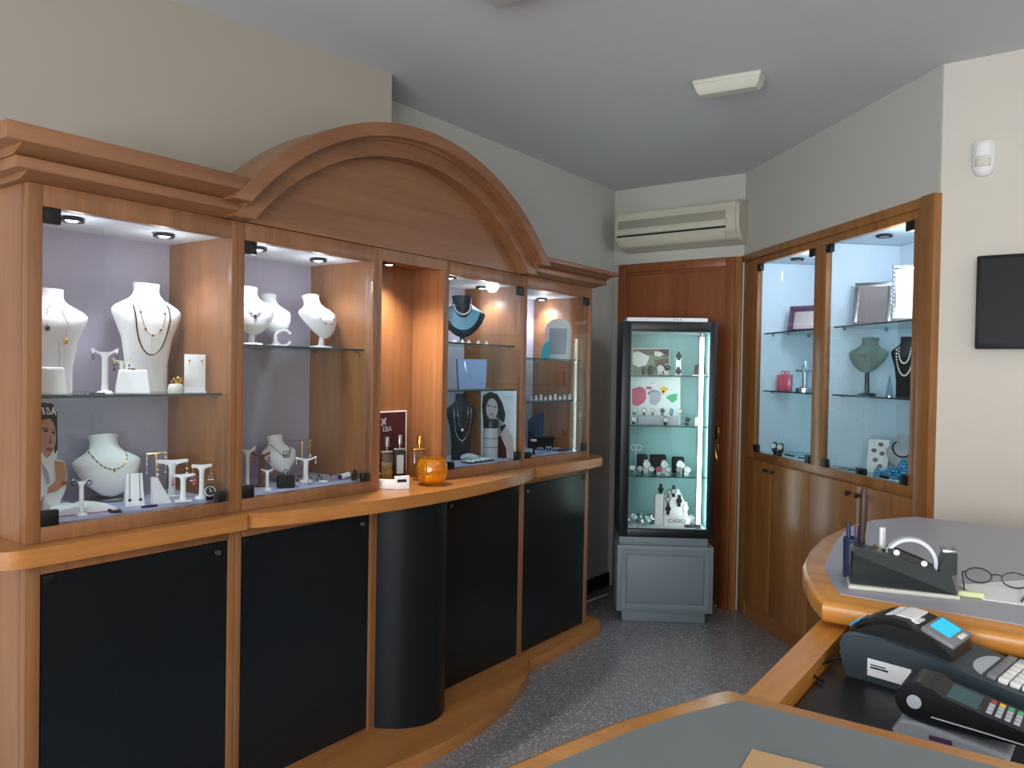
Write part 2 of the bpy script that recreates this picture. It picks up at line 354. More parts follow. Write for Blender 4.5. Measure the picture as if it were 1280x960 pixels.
# open niche
t = thing('display_niche', 'open oak niche with bottles and a burgundy sign between the glass cabinets', 'niche', (XF, 2.0352, 0), PI / 2)
W = 2.4208 - 2.0352; a, b = .021, .369
mb = MB(); mb.box(0, a, 0, .03, .945, 1.848).box(b, W, 0, .03, .945, 1.848).box(a, b, 0, .03, 1.806, 1.848); mb.build('upper_frame', 'wood_v', t)
mb = MB(); mb.box(0, a, 0, .03, .052, .9).box(b, W, 0, .03, .052, .9); mb.build('lower_frame', 'wood_v', t)
for x0, x1 in ((0, a), (b, W)): MB().box(x0, x1, .031, .36, .946, 1.848).build('side_panel', 'wood_v', t)
MB().box(a, b, .17, .19, .947, 1.83).build('back_panel', 'wood_v', t)
MB().box(a, b, .031, .17, 1.815, 1.84).build('soffit', 'wood_h', t)
downlight(t, .13, .075, 1.815, 'bulbw', .028)
lamp('niche_spot', 'SPOT', t.matrix_basis @ Vector((.13, .06, 1.797)), 32, (1, .9, .74), .02, angle=130, blend=.9)
mb = MB(); arc = []
for i in range(25):
    th = -1.15 + 2.3 * i / 24
    arc.append((W / 2 + .186 * math.sin(th) / math.sin(1.15) - .002, .02 - .16 * (math.cos(th) - math.cos(1.15)) / (1 - math.cos(1.15))))
mb.prism(arc + [(arc[-1][0], .03), (arc[0][0], .03)], .0525, .899); mb.build('drum_panel', 'black2', t)

# ledge: plain at both ends, bowed out across the three middle units
def bow(x0, xm, ya, yb, n=28):
    return [(x0 + (xm - x0) * (1 - ((2 * i / n) - 1) ** 2) ** .8, ya + (yb - ya) * i / n) for i in range(n + 1)]
def rnd(cx, cy, r, a0, a1, n=8): return [(cx + r * math.cos(a0 + (a1 - a0) * i / n), cy + r * math.sin(a0 + (a1 - a0) * i / n)) for i in range(n + 1)]
t = thing('ledge', 'long bowed oak ledge running under the glass cabinets and niche', 'ledge', (-2.07, 2.23, .9)); TL = Matrix.Translation((2.07, -2.23, 0))
xb = -2.139
mid = [(xb, 1.445)] + bow(-2.07, -1.93, 1.445, 3.03) + [(xb, 3.03)]
MB(TL).prism(mid, 0, .0447).build('bowed_board', 'wood_lit', t)
mb = MB(TL); mb.prism([(xb, 1.4445), (xb, .845), (-2.30, .845), (-2.30, .76)] + rnd(-2.14, .84, .09, -PI / 2, 0) + [(-2.05, 1.4445)], 0, .0447); mb.build('end_board', 'wood_lit', t)
mb = MB(TL); mb.prism([(xb, 3.0305), (-2.05, 3.0305)] + rnd(-2.20, 3.605, .15, 0, PI / 2) + [(-2.30, 3.755), (-2.30, 3.601), (xb, 3.601)], 0, .0447); mb.build('end_board', 'wood_lit', t)
MB(TL).prism([(xb - .001, 2.057), (xb - .001, 2.403), (-2.279, 2.403), (-2.279, 2.057)], 0, .0447).build('niche_board', 'wood_lit', t)
t = thing('plinth', 'oak floor plinth with bowed middle under the black panels', 'plinth', (-2.07, 2.23, 0))
mb = MB(TL); mb.prism([(-2.40, 1.445)] + bow(-2.05, -1.83, 1.445, 2.97) + [(-2.40, 2.97)], 0, .0515); mb.build('bowed_board', 'wood_lit', t)
mb = MB(TL); mb.prism([(-2.40, .80)] + rnd(-2.12, .87, .07, -PI / 2, 0) + [(-2.05, 1.4445), (-2.40, 1.4445)], 0, .0515); mb.build('end_board', 'wood_lit', t)
mb = MB(TL); mb.prism([(-2.40, 2.9705), (-2.04, 2.9705)] + rnd(-2.16, 3.60, .12, 0, PI / 2) + [(-2.40, 3.72)], 0, .0515); mb.build('end_board', 'wood_lit', t)
# cornice
t = thing('cornice', 'oak cornice with a big round arch along the cabinet tops', 'cornice', (XF, 2.187, 1.849))
cy, cz = 0.0, 1.229 - 1.849
def sect(R0, R1, zc, n=48):
    o = []
    for R, rev in ((R0, False), (R1, True)):
        th = math.asin((zc - cz) / R); pts = [(cy + R * math.cos(PI - th - (PI - 2 * th) * i / n), cz + R * math.sin(PI - th - (PI - 2 * th) * i / n)) for i in range(n + 1)]
        o += pts[::-1] if rev else pts
    return o
xb = -.06
mb = MB(); mb.prism(sect(.958, 1.014, 0), xb, .0625, 'x'); mb.m(0)
mb.prism(sect(1.012, 1.022, .03), xb, .0775, 'x'); mb.prism(sect(1.02, 1.066, .0408), xb, .113, 'x'); mb.build('arch_moulding', 'wood_y', t)
xb = -.29; R = .957; th = math.asin((0.001 - cz) / R); n = 48
mb = MB(); mb.prism([(R * math.cos(th + (PI - 2 * th) * i / n), cz + R * math.sin(th + (PI - 2 * th) * i / n)) for i in range(n + 1)], -.03, .004, 'x'); mb.build('tympanum', 'wood_y', t)
def y(v): return v - 2.187
xb = -.29
for y0, y1, s in ((.796, 1.425, 0), (2.949, 3.645, 1)):
    mb = MB(); e = .004
    u0_, u1_ = (y(y0) - .04, y(1.41)) if not s else (y(2.963), y(y1) + .04)
    a1, a2, b1, b2 = (.014, .040, .061, .083) if s else (.016, .046, .068, .111)
    ov = lambda k: (y(y0) - k, y(y1)) if not s else (y(y0), y(y1) + k)      # the two fascias step out, with a sloping soffit under each
    mb.prism([(xb, 0), (.006, 0), (.052, a1), (xb, a1)], y(y0) + (.03 if not s else 0), y(y1) - (.03 if s else 0), 'y'); mb.box(xb, .06, *ov(0), a1, a2, e)
    mb.prism([(xb, a2), (.052, a2), (.102, b1), (xb, b1)], *ov(.002), 'y'); mb.box(xb, .11, u0_, u1_, b1, b2, e); mb.build('straight_moulding', 'wood_y', t)
# ------------------------------------------------------------------ door
dx0, dx1, dz = -2.44, -1.665, 2.10
mb = MB(); mb.box(dx0, dx0 + .055, -.03, 0, 0, dz, .004).box(dx1 - .055, dx1, -.03, 0, 0, dz, .004).box(dx0 + .055, dx1 - .055, -.03, 0, dz - .055, dz, .004)
mb.box(dx0 + .055, dx0 + .07, -.015, 0, 0, dz - .055).box(dx1 - .07, dx1 - .055, -.015, 0, 0, dz - .055).box(dx0 + .07, dx1 - .07, -.015, 0, dz - .07, dz - .055)
d = struct('door_1', mb, 'cherry'); d.location = (0, YB, 0)
struct('door_leaf', MB().box(dx0 + .071, dx1 - .071, -.008, -.001, .01, dz - .071), 'cherry', d)
hx, hy = -1.765, -.008
mb = MB(); mb.box(hx - .017, hx + .017, hy - .006, hy, 1.005, 1.085, .003).box(hx - .017, hx + .017, hy - .006, hy, .915, .985, .003)
mb.cyl((hx, hy, .995), (hx, hy - .03, .995), .009); mb.tube([(hx - .045, hy - .012, .992), (hx - .01, hy - .014, .996), (hx + .02, hy - .014, .996)], .006)
mb.tube([(hx + .004, hy - .03, .99), (hx + .012, hy - .045, .95), (hx + .024, hy - .05, .91), (hx + .026, hy - .05, .88), (hx + .01, hy - .048, .86), (hx - .012, hy - .046, .865)], .008, 8)
struct('door_handle', mb, 'brass', d)
mb = MB(); mb.box(dx1, -1.625, -.02, 0, 0, 2.10, .003); o = struct('trim_1', mb, 'oak'); o.location = (0, YB, 0)

# ------------------------------------------------------------------ air conditioner
t = thing('air_conditioner', 'cream wall-mounted air conditioner above the wooden door', 'air conditioner', (-1.992, YB, 2.17), 0)
w, h, dp = .40, .245, .19
prof = [(0, .0), (-dp * .55, .0), (-dp * .86, .035), (-dp, .085), (-dp, .20), (-dp * .9, .238), (-dp * .55, h), (0, h)]
mb = MB(); mb.prism(prof, -w, w, 'x'); bmesh.ops.bevel(mb.bm, geom=[e for e in mb.bm.edges if abs(abs(e.verts[0].co.x) - w) < 1e-5 and abs(abs(e.verts[1].co.x) - w) < 1e-5 and e.verts[0].co.y < -.01], offset=.018, segments=3, affect='EDGES')
mb.build('body', 'acw', t)
mb = MB(); mb.box(-w + .03, w - .075, -dp - .003, -dp + .004, .125, .175, .001); mb.build('grille', 'acg', t)
mb = MB(); mb.box(-w + .025, w - .075, -dp - .005, -dp + .003, .088, .122, .003); mb.build('panel', 'acw', t)
mb = MB(); mb.box(-w + .025, w - .075, -dp - .001, -dp + .02, .076, .085); mb.build('outlet_slot', 'blackm', t)
mb = MB(); mb.prism([(-dp - .003, .073), (-dp * .93, .04), (-dp * .80, .018), (-dp * .78, .022), (-dp * .9, .045), (-dp + .002, .073)], -w + .028, w - .08, 'x'); mb.build('flap', 'acw', t)
mb = MB(); mb.box(-.02, .03, -dp - .0055, -dp - .004, .108, .111); mb.build('badge', 'acg', t)

# ------------------------------------------------------------------ built-in diagonal cabinet
O = (-1.62, 4.52, 0); RZ = -PI / 4
t = thing('corner_cabinet', 'built-in wooden cabinet with pale blue interior on the slanting wall', 'display cabinet', O, RZ)
D = .40; e = .002; G = [(.178, .78), (.885, 1.515)]; zb, zt = .966, 2.03
mb = MB(); mb.box(.004, .178, 0, .03, .925, zt + .035, e).box(.78, .885, 0, .03, .925, zt + .035, e).box(1.515, 1.581, 0, .03, .925, zt + .035, e).box(.178, 1.581, -.002, .03, zt, zt + .036, e)
mb.box(.178, 1.581, -.001, .03, .925, zb, e); mb.build('frame', 'oak', t)
mb = MB(); mb.box(1.582, 1.662, -.025, .03, 0, 2.105, e); mb.box(.004, 1.582, -.012, .03, 2.066, 2.105, e); mb.build('outer_trim', 'oak', t)
MB().box(.004, .10, .0, .03, .0, .925, e).build('end_stile', 'oak', t)
for k, (a, b) in enumerate(G):
    n = ('compartment_lining')
    mb = MB(); f = .004
    mb.box(a - .02, a - f, .031, D, zb, zt + .01).box(b + f, b + .02, .031, D, zb, zt + .01).box(a - f, b + f, D - .012, D, zb, zt + .01)
    mb.box(a - .02, b + .02, .031, D, zt + .012, zt + .03).box(a - .02, b + .02, .031, D, .94, zb); mb.build('lining', 'diagw', t)
    j = (a + b) / 2 - (.03 if k == 0 else 0)
    for q, (x0, x1) in enumerate(((a + .001, j - .0015), (j + .0015, b - .001))):
        g = MB().box(x0, x1, .004, .009, zb + .001, zt - .001).build('glass_door', 'glass', t)
        hx0, hx1 = (x0, x0 + .045) if q == 0 else (x1 - .045, x1)
        for z in (zb + .001, zt - .04): MB().box(hx0, hx1, -.006, .014, z, z + .039, .002).build('hinge', 'blackp', g)
        if q == 0:
            mb = MB(); mb.box(x1 - .03, x1 + .03, -.008, .014, zb + .004, zb + .032, .003); mb.cyl((x1, -.008, zb + .018), (x1, -.016, zb + .018), .008); mb.build('lock', 'blackp', g)
    for z in (1.315, 1.64):
        mb = MB(); mb.box(a - .002, b + .002, .05, D - .014, z - .007, z); mb.m(1).box(a - .002, b + .002, .0485, .05, z - .0072, z); s = mb.build('shelf', ['shelfg', 'edge'], t)
        for sx in (a + .004, b - .004):
            for sy in (.10, D - .08): MB().cyl((sx - .01, sy, z - .012), (sx + .01, sy, z - .012), .005).build('shelf_pin', 'steel', s)
    for x, lit in (((a + .2, 'lensoff'), (b - .15, 'lensoff')) if k == 0 else ((a + .25, 'lensoff'), (b - .055, 'bulb'))):
        downlight(t, x, .13 if lit == 'lensoff' else .07, zt + .012, lit, .034)
    w = t.matrix_basis @ Vector((b - .09, .10, zt - .02))
    lamp('cabinet_fill_spot', 'SPOT', w + Vector((-.04, .06, 0)), 9, (.84, .92, 1.0), .03, (0, 0, 0), angle=110, blend=1.0)  # lamps added to brighten the interior; the left compartment has no lit downlight
    lamp('cabinet_fill', 'POINT', w + Vector((0, 0, -.05)), 4.5 if k else 4, (.84, .92, 1.0), .04)
edges = [.102, .417, .80, 1.193, 1.578]
for k in range(4):
    x0, x1 = edges[k] + .0015, edges[k + 1] - .0015
    dr = MB().box(x0, x1, -.016, .0, .10, .922, .003).build('cupboard_door', 'oak', t)
    kx = x1 - .035 if k % 2 == 0 else x0 + .035
    mb = MB(); mb.lathe([(.006, 0), (.006, .012), (.012, .02), (.012, .027), (.006, .031), (0, .032)], (kx, -.016, .882), 14, Matrix.Rotation(PI / 2, 4, 'X')); mb.build('knob', 'umber', dr)
MB().box(.10, 1.58, .006, .03, .0, .098).build('toe_board', 'oak_h', t)
MB().box(.10, 1.58, .0005, .012, .10, .924).build('carcass', 'oak', t)
DC = t
def dpt(s, off, z=0.0): return DC.matrix_basis @ Vector((s, off, z))

# ------------------------------------------------------------------ free-standing watch case
t = thing('watch_case', 'tall black framed lit glass watch case on grey base before the door', 'display case', (-1.85, 4.015, 0), math.radians(33)); WC = t
w = .262; dp = .36
MB().box(-w + .03, w - .03, .03, dp - .03, 0, .062, .003).build('plinth', 'cgrey', t)
mb = MB(); mb.box(-w - .005, w + .005, 0, dp, .0622, .435, .005); mb.build('base_cabinet', 'cgrey', t)
mb = MB()
fr = [(-w + .02, .085), (w - .02, .085), (w - .02, .413), (-w + .02, .413)]; fi = [(-w + .045, .110), (w - .045, .110), (w - .045, .388), (-w + .045, .388)]
for i in range(4):
    j = (i + 1) % 4; mb.prism([fr[i], fr[j], fi[j], fi[i]], -.009, .0005, 'y')
mb.box(-w + .052, w - .052, -.005, .0005, .117, .381, .002); mb.build('base_door', 'cgrey', t)
MB().box(-w + .004, w - .026, .008, dp - .01, .4355, .482, .006).build('collar', 'cgrey', t)
z0, z1 = .4825, 1.69; fw_ = .046
mb = MB(); mb.box(-w, -w + fw_, 0, dp, z0, z1, .003).box(w - .034, w, 0, dp, z0, z1, .003).box(-w + fw_, w - .034, 0, dp, z1 - .052, z1, .003).box(-w + fw_, w - .034, 0, dp, z0, z0 + .045, .003)
mb.build('frame', 'caseb', t)
ia, ib, iz0, iz1 = -w + fw_ + .001, w - .035, z0 + .046, z1 - .053
mb = MB(); mb.box(ia, ib, dp - .012, dp - .002, iz0, iz1).box(ia, ia + .004, .02, dp - .013, iz0, iz1).box(ib - .004, ib, .02, dp - .013, iz0, iz1); mb.build('lining', 'teal', t)
mb = MB(); mb.box(ia, ib, .012, dp - .013, iz0 - .0005, iz0 + .006).box(ia, ib, .012, dp - .013, iz1 - .006, iz1); mb.build('inner_plate', 'liner', t)
g = MB().box(ia + .002, ib - .002, .004, .009, iz0, iz1).build('glass_door', 'glass', t)
mb = MB()
for x0, x1 in ((ia, ia + .004), (ib - .004, ib)): mb.box(x0, x1, .001, .012, iz0, iz1)
mb.box(ia + .004, ib - .004, .001, .012, iz1 - .006, iz1).box(ia + .004, ib - .004, .001, .012, iz0, iz0 + .004); mb.build('edge_strip', 'edge', g)
wn = WC.matrix_basis.to_3x3() @ Vector((0, 1, 0))
def wz(py): return at_pl(826, py, WC.matrix_basis @ Vector((0, .05, 0)), wn).z
WS = [wz(664) if False else iz0 + .0062, wz(595), wz(532), wz(469)]
for z in WS[1:]:
    mb = MB(); mb.box(ia + .005, ib - .005, .03, dp - .014, z - .006, z); mb.m(1).box(ia + .005, ib - .005, .0285, .03, z - .006, z); mb.build('shelf', ['shelfg', 'edge'], t)
tx = ib - .045
mb = MB(); mb.cyl((tx, .0235, iz0 + .03), (tx, .0235, iz1 - .03), .0105, seg=16); tb = mb.build('tube_lamp', 'tube', t)
mb = MB(); mb.cyl((tx, .0235, iz0 + .0065), (tx, .0235, iz0 + .032), .0115, seg=16).cyl((tx, .0235, iz1 - .032), (tx, .0235, iz1 - .0065), .0115, seg=16); mb.build('end_cap', 'steel', tb)
MB().box(tx - .0185, tx - .017, .0115, .0262, iz0 + .0065, iz1 - .0065).build('added_baffle', 'steel', tb)  # added strip that blocks the tube's reflection in the far cabinet glass
def wpt(x, off, z=0.0): return WC.matrix_basis @ Vector((x, off, z))
# papers lying on top of the case
solo('catalogue', 'thin white catalogue lying on top of the black watch case', 'catalogue', (lambda b: (b.box(-.235, .21, .02, .30, 0, .022, .002), b.m(1).box(-.23, .205, .0185, .0202, .003, .019), b.m(2), [b.box(.02 + k * .018, .026 + k * .018, .018, .0186, .008, .013) for k in range(3)], b)[-1])(MB()), ['whitep', 'paper', 'ink'], wpt(0, 0, z1 + .0005), math.radians(33))

# ------------------------------------------------------------------ fittings on walls and ceiling
t = thing('monitor', 'black flat monitor mounted on the cream wall at right', 'monitor', (-.316, YR, 1.51), 0)
mb = MB(); mb.box(0, .56, -.05, -.018, 0, .34, .006); mb.build('housing', 'blackp', t)
MB().box(.014, .546, -.0515, -.0495, .02, .327).build('screen', 'screen', t)
MB().box(.2, .36, -.0185, -.0005, .08, .26, .003).build('wall_bracket', 'blackm', t)
t = thing('motion_sensor', 'small white motion sensor high on the cream wall', 'sensor', (-.307, YR, 2.215), 0)
w = .04
mb = MB(); rings = []
for z, ww, d_ in ((-.068, .012, .012), (-.06, .026, .022), (-.04, .037, .032), (0, w, .036), (.045, w, .036), (.06, .036, .030), (.066, .028, .02)):
    rings.append([Vector((ww * math.cos(a_) * 1.0, -d_ * max(0, math.sin(a_)) - .0005, z)) for a_ in [PI * i / 12 for i in range(13)]])
mb.loft(rings); mb.build('housing', 'whitep', t)
mb = MB(); mb.loft([[Vector((.025 * math.cos(a_), -.03 - .012 * math.sin(a_), z)) for a_ in [PI * i / 10 for i in range(11)]] for z in (-.035, -.004)]); mb.build('lens', 'cream', t)
mb = MB(); mb.loft([[Vector((.029 * math.cos(a_) * k_, -.03 - .014 * math.sin(a_), z)) for a_ in [PI * i / 10 for i in range(11)]] for z, k_ in ((.0, 1), (.03, .95), (.045, .8))]); mb.build('cover', 'whitep', t)
t = thing('emergency_light', 'white oblong emergency light on the ceiling', 'emergency light', (-1.17, 3.045, H), math.radians(7))
mb = MB(); mb.box(-.135, .135, -.05, .05, -.018, -.0005, .004); mb.build('base', 'cream', t)
mb = MB(); R_ = [[Vector((sx * x, sy * y_, z)) for sx, sy in ((-1, -1), (1, -1), (1, 1), (-1, 1))] for z, x, y_ in ((-.018, .13, .047), (-.045, .122, .036), (-.056, .112, .024))]; mb.loft(R_); mb.build('diffuser', 'cream', t)
t = thing('ceiling_fixture', 'grey boxed ceiling fixture cut by the top of the photo', 'ceiling fixture', (at_z(620, 17, H - .056).x + .30, at_z(620, 17, H - .056).y - .15, H), 0)
mb = MB(); mb.box(-.3, .3, -.15, .15, -.04, -.0005, .004); mb.build('housing', 'liner', t)
MB().box(-.28, .28, -.13, .13, -.046, -.0395, .002).build('diffuser', 'whitep', t)
solo('cable', 'thin white cable lying on the dark floor beside the watch case', 'cable', MB().tube([(0, 0, .006), (.0, .12, .006), (.012, .26, .006), (.02, .36, .008)], .005, 6), 'whitep', (XW + .10, 3.95, 0))

# ------------------------------------------------------------------ shop counters
ZC = .95
def pts(l, z): return [tuple(at_z(px, py, z)[:2]) for px, py in l]
def inset_counter(name, label, outer, inner, lea, zc, th, body):
    cx = sum(p[0] for p in outer) / len(outer); cy_ = sum(p[1] for p in outer) / len(outer)
    T = Matrix.Translation((-cx, -cy_, 0)); t = thing(name, label, 'counter', (cx, cy_, 0))
    mb = MB(T); n = len(outer); r = .012
    def off(P, d):
        o = []
        for i in range(len(P)):
            a, b, c = Vector(P[i - 1]), Vector(P[i]), Vector(P[(i + 1) % len(P)])
            n1 = Vector(((b - a).y, -(b - a).x)).normalized(); n2 = Vector(((c - b).y, -(c - b).x)).normalized(); nn = (n1 + n2).normalized()
            o.append(tuple(b - nn * d / max(.5, nn.dot(n1))))
        return o
    area = sum(outer[i - 1][0] * outer[i][1] - outer[i][0] * outer[i - 1][1] for i in range(n))
    sg = 1 if area > 0 else -1
    rings = []
    for d, z in ((r, zc - th), (r * .3, zc - th + r * .3), (0, zc - th + r), (0, zc - r), (r * .3, zc - r * .3), (r, zc)):
        rings.append([Vector((x, y_, z)) for x, y_ in off(outer, d * sg)])
    mb.loft(rings); mb.build('top_board', 'wood_c', t, 50)
    mb = MB(T); mb.prism(inner, zc + .0002, zc + .0018); mb.build('inlay', lea, t)
    mb = MB(T); mb.prism(body, 0, zc - th); mb.build('body', 'oak', t)
    return t
ob = pts([(1131, 645), (1087, 649), (1054.7, 658), (1026, 672), (1011, 687), (1003, 703), (1004, 716), (1013, 734), (1028, 750)], ZC)
y0 = ob[-1][1]; yf = ob[0][1]
outer = [(1.3, yf)] + ob + [(1.3, y0 + .01)]
ib_ = pts([(1144, 646.5), (1087, 652), (1054.7, 665.6), (1041.5, 683), (1030.6, 709), (1038, 726), (1050, 743), (1280, 778)], ZC)
ib_[-1] = (1.29, ib_[-2][1] + .012); inner = [(1.29, yf - .012)] + ib_
body = [(1.25, yf - .05), (-.40, yf - .05), (-.455, 2.35), (-.47, 2.0), (-.34, y0 + .05), (1.25, y0 + .05)]
inset_counter('back_counter', 'rounded shop counter with grey inlay carrying the tape dispenser', outer, inner, 'leather', ZC, .046, body)
of = pts([(640, 950), (700, 925), (765, 900), (840, 877.5), (890, 862.5), (910, 859), (1280, 946)], ZC)
of = [(-.66, .25), (-.60, .45)] + of[:-1] + [(1.3, of[-1][1] + (of[-1][1] - of[-2][1]) * 1.5)] + [(1.3, .25)]
if_ = pts([(690, 957), (790, 915), (850, 895), (924, 877), (1280, 965)], ZC)
if_ = [(-.60, .26), (-.535, .5)] + if_[:-1] + [(1.29, if_[-1][1] + (if_[-1][1] - if_[-2][1]) * 1.5), (1.29, .26)]
bodyf = [(-.55, .30), (-.5, .5), (-.40, .85), (-.34, 1.0), (1.25, 1.02), (1.25, .30)]
fc = inset_counter('front_counter', 'nearest shop counter with dark grey inlay and honey wood edge', of, if_, 'leather2', ZC, .046, bodyf)
t = thing('counter_well', 'sunken black shelf with oak side board between the two counters', 'counter shelf', (-.38, 1.33, 0))
T = Matrix.Translation((.38, -1.33, 0))
q_ = pts([(942, 864), (1022, 778), (1061, 784), (985, 875)], .89)
mb = MB(T); mb.prism([(q_[0][0], 1.03), (q_[1][0] + .002, 1.69), (q_[2][0], 1.69), (q_[3][0] - .004, 1.03)], 0, .893); mb.build('side_board', 'wood_cy', t)
MB(T).box(-.36, 1.25, 1.03, 1.69, .84, .865).build('shelf_board', 'blackp', t)
ZW = .865
# ---- tape dispenser on the back counter
pa, pb = at_z(1063, 737, ZC), at_z(1197, 751, ZC)
L = (pb - pa).length; ang = math.atan2((pb - pa).y, (pb - pa).x)
t = thing('tape_dispenser', 'black desk tape dispenser with pale base on the grey counter', 'tape dispenser', (pa.x, pa.y, ZC + .002), ang)
wd = .075
hs = lambda k: k * L
mb = MB(); mb.box(-.004, L + .004, -.004, wd + .004, 0, .008, .002); mb.build('base', 'cream', t)
pr = [(0, .008), (L, .008), (L, .090), (L - .012, .092), (L - .022, .090), (L - .032, .055), (hs(.87), .046), (hs(.55), .066), (hs(.40), .077), (hs(.09), .086), (hs(.02), .088), (0, .080)]
mb = MB(); mb.prism(pr, .012, .024, 'y'); mb.prism(pr, wd - .024, wd - .012, 'y')
gx0, gx1 = hs(.585) - .054, hs(.585) + .054
mb.prism([(0, .008), (gx0, .008), (gx0, .0795), (hs(.09), .086), (hs(.02), .088), (0, .080)], .024, wd - .024, 'y'); mb.prism([(gx1, .008), (L, .008), (L, .090), (L - .012, .092), (L - .022, .090), (L - .032, .055), (hs(.87), .046), (gx1, .049)], .024, wd - .024, 'y')
for y_ in (0, wd):     # flared skirts: a slanting ridge runs down each flank
    s = 1 if y_ == 0 else -1
    A = [(0, y_ + s * .011, .008), (L, y_ + s * .002, .008), (hs(.62), y_ + s * .006, .030), (hs(.02), y_ + s * .001, .074)]
    B = [(hs(.02), y_ + s * .0125, .088), (L, y_ + s * .0125, .05)]
    mb.poly([A[0], A[1], A[3]]); mb.poly([A[3], A[1], (hs(.95), y_ + s * .0125, .046), (hs(.55), y_ + s * .0125, .066), (hs(.1), y_ + s * .0125, .086)])
    mb.poly([A[0], A[3], (0, y_ + s * .0125, .08)]); mb.poly([A[1], (L, y_ + s * .0125, .05), (hs(.95), y_ + s * .0125, .046)])
mb.build('housing', 'slate2', t)
ck = [(hs(.36), .060), (hs(.80), .042), (hs(.80), .056), (hs(.72), .066), (hs(.42), .088), (hs(.36), .088)]
mb = MB(); mb.prism(ck, .016, .024, 'y'); mb.prism(ck, wd - .024, wd - .016, 'y')
mb.build('roller_cheek', 'blackp', t)
for kx, kz_ in ((.44, .082), (.70, .064)): MB().cyl((hs(kx), .0145, kz_), (hs(kx), .016, kz_), .006, seg=16).build('axle_cap', 'whitep', t)
mb = MB(); mb.box(L - .026, L - .002, .016, wd - .016, .088, .096, .001)
for k in range(9): mb.prism([(L - .004, .018 + k * .0045), (L + .002, .0202 + k * .0045), (L - .004, .0224 + k * .0045)], .0955, .097)
mb.build('cutter', 'steel', t)
mb = MB(); c = Vector((hs(.585), wd / 2, .062)); R_ = .050
rg = [[Vector((c.x + rr * math.cos(a_), c.y + yy, c.z + rr * math.sin(a_))) for rr, yy in ((R_ - .007, -.011), (R_, -.011), (R_, .011), (R_ - .007, .011))] for a_ in [2 * PI * i / 40 for i in range(41)]]
mb.loft(rg, cap=False); solo('tape_roll', 'roll of clear tape standing in the black tape dispenser', 'tape roll', mb, 'tape', (pa.x, pa.y, ZC + .002), ang)
RT = Matrix.Translation((pa.x, pa.y, ZC + .002)) @ Matrix.Rotation(ang, 4, 'Z')
# pen pot standing behind the dispenser, its contents
def penpot():
    c = RT @ Vector((.012, wd + .032, 0))
    o = thing('pen_pot', 'small dark blue pen pot behind the tape dispenser', 'pen pot', c, 0)
    mb = MB(); mb.lathe([(0, 0), (.021, 0), (.022, .003), (.023, .088), (.0205, .088), (.019, .004), (0, .004)], seg=24); mb.build('cup', 'bluecup', o)
    return c
pc = penpot()
def stick(name, label, cat, dx, dy, h, r, mat, lean=(0, 0), cap=None):
    t = thing(name, label, cat, (pc.x + dx, pc.y + dy, pc.z + .0045))
    tip = Vector((lean[0], lean[1], h)); mb = MB(); mb.cyl((0, 0, 0), tip * .12, r * .35, r, 10).cyl(tip * .12, tip * .97, r, r, 10); mb.sph(tip * .97, r, 1); mb.build('barrel', mat, t)
    if cap: mb = MB(); mb.cyl(tip * .7, tip * 1.0, r * 1.25, r * 1.2, 10); mb.build('cap', cap, t)
    return t
stick('pen', 'white pen standing in the blue pen pot', 'pen', .006, -.004, .112, .004, 'whitep', (.006, .008), 'navy')
stick('pen', 'dark pen leaning left in the blue pen pot', 'pen', -.008, .002, .116, .004, 'blackp', (-.006, .0), 'bluecup')
stick('pen', 'purple-capped pen leaning back in the blue pen pot', 'pen', .002, .008, .108, .004, 'mauve', (.0, .006), 'mauve')
t = thing('hand_tool', 'dark brown tool handle standing upright beside the pen pot', 'tool', RT @ Vector((.026, wd + .004 + .006, 0)))
mb = MB(); mb.tube([(0, 0, 0), (.0005, 0, .09), (.001, 0, .12), (.002, 0, .16), (.002, 0, .20), (.001, 0, .208)], .0075, 10, taper=[.6, .7, 1.0, 1.15, .9, .4]); mb.build('handle', 'umber', t)
mb = MB(); mb.cyl((-.004, 0, .186), (.010, 0, .186), .003); mb.build('rivet', 'gun', t)
for k, (dx, lab) in enumerate(((.066, 'white marker standing behind the tape dispenser, nearer the pen pot'), (.076, 'thin white marker standing behind the tape dispenser, nearer the tape roll'))):
    t = thing('marker', lab, 'marker', RT @ Vector((dx - .004 * k, wd + .022 + .012 * k, 0)))
    mb = MB(); mb.cyl((0, 0, 0), (0, 0, .118 - .002 * k), .0048 - .0016 * k, seg=12); mb.build('barrel', 'whitep', t)
    mb = MB(); mb.cyl((0, 0, .0001), (0, 0, .03), .0056 - .0016 * k, seg=12); mb.build('cap', 'grey', t)
mb = MB(); mb.box(-.022, .022, -.018, .018, 0, .052, .003); mb.m(1)
for k in range(4): mb.cyl((-.013 + .009 * k, 0, .052), (-.013 + .009 * k, .002, .066 + .004 * (k % 2)), .004)
solo('sample_box', 'small olive box of brass bits behind the tape dispenser', 'box', mb, ['olive', 'brass'], RT @ Vector((.062, wd + .065, 0)), ang)
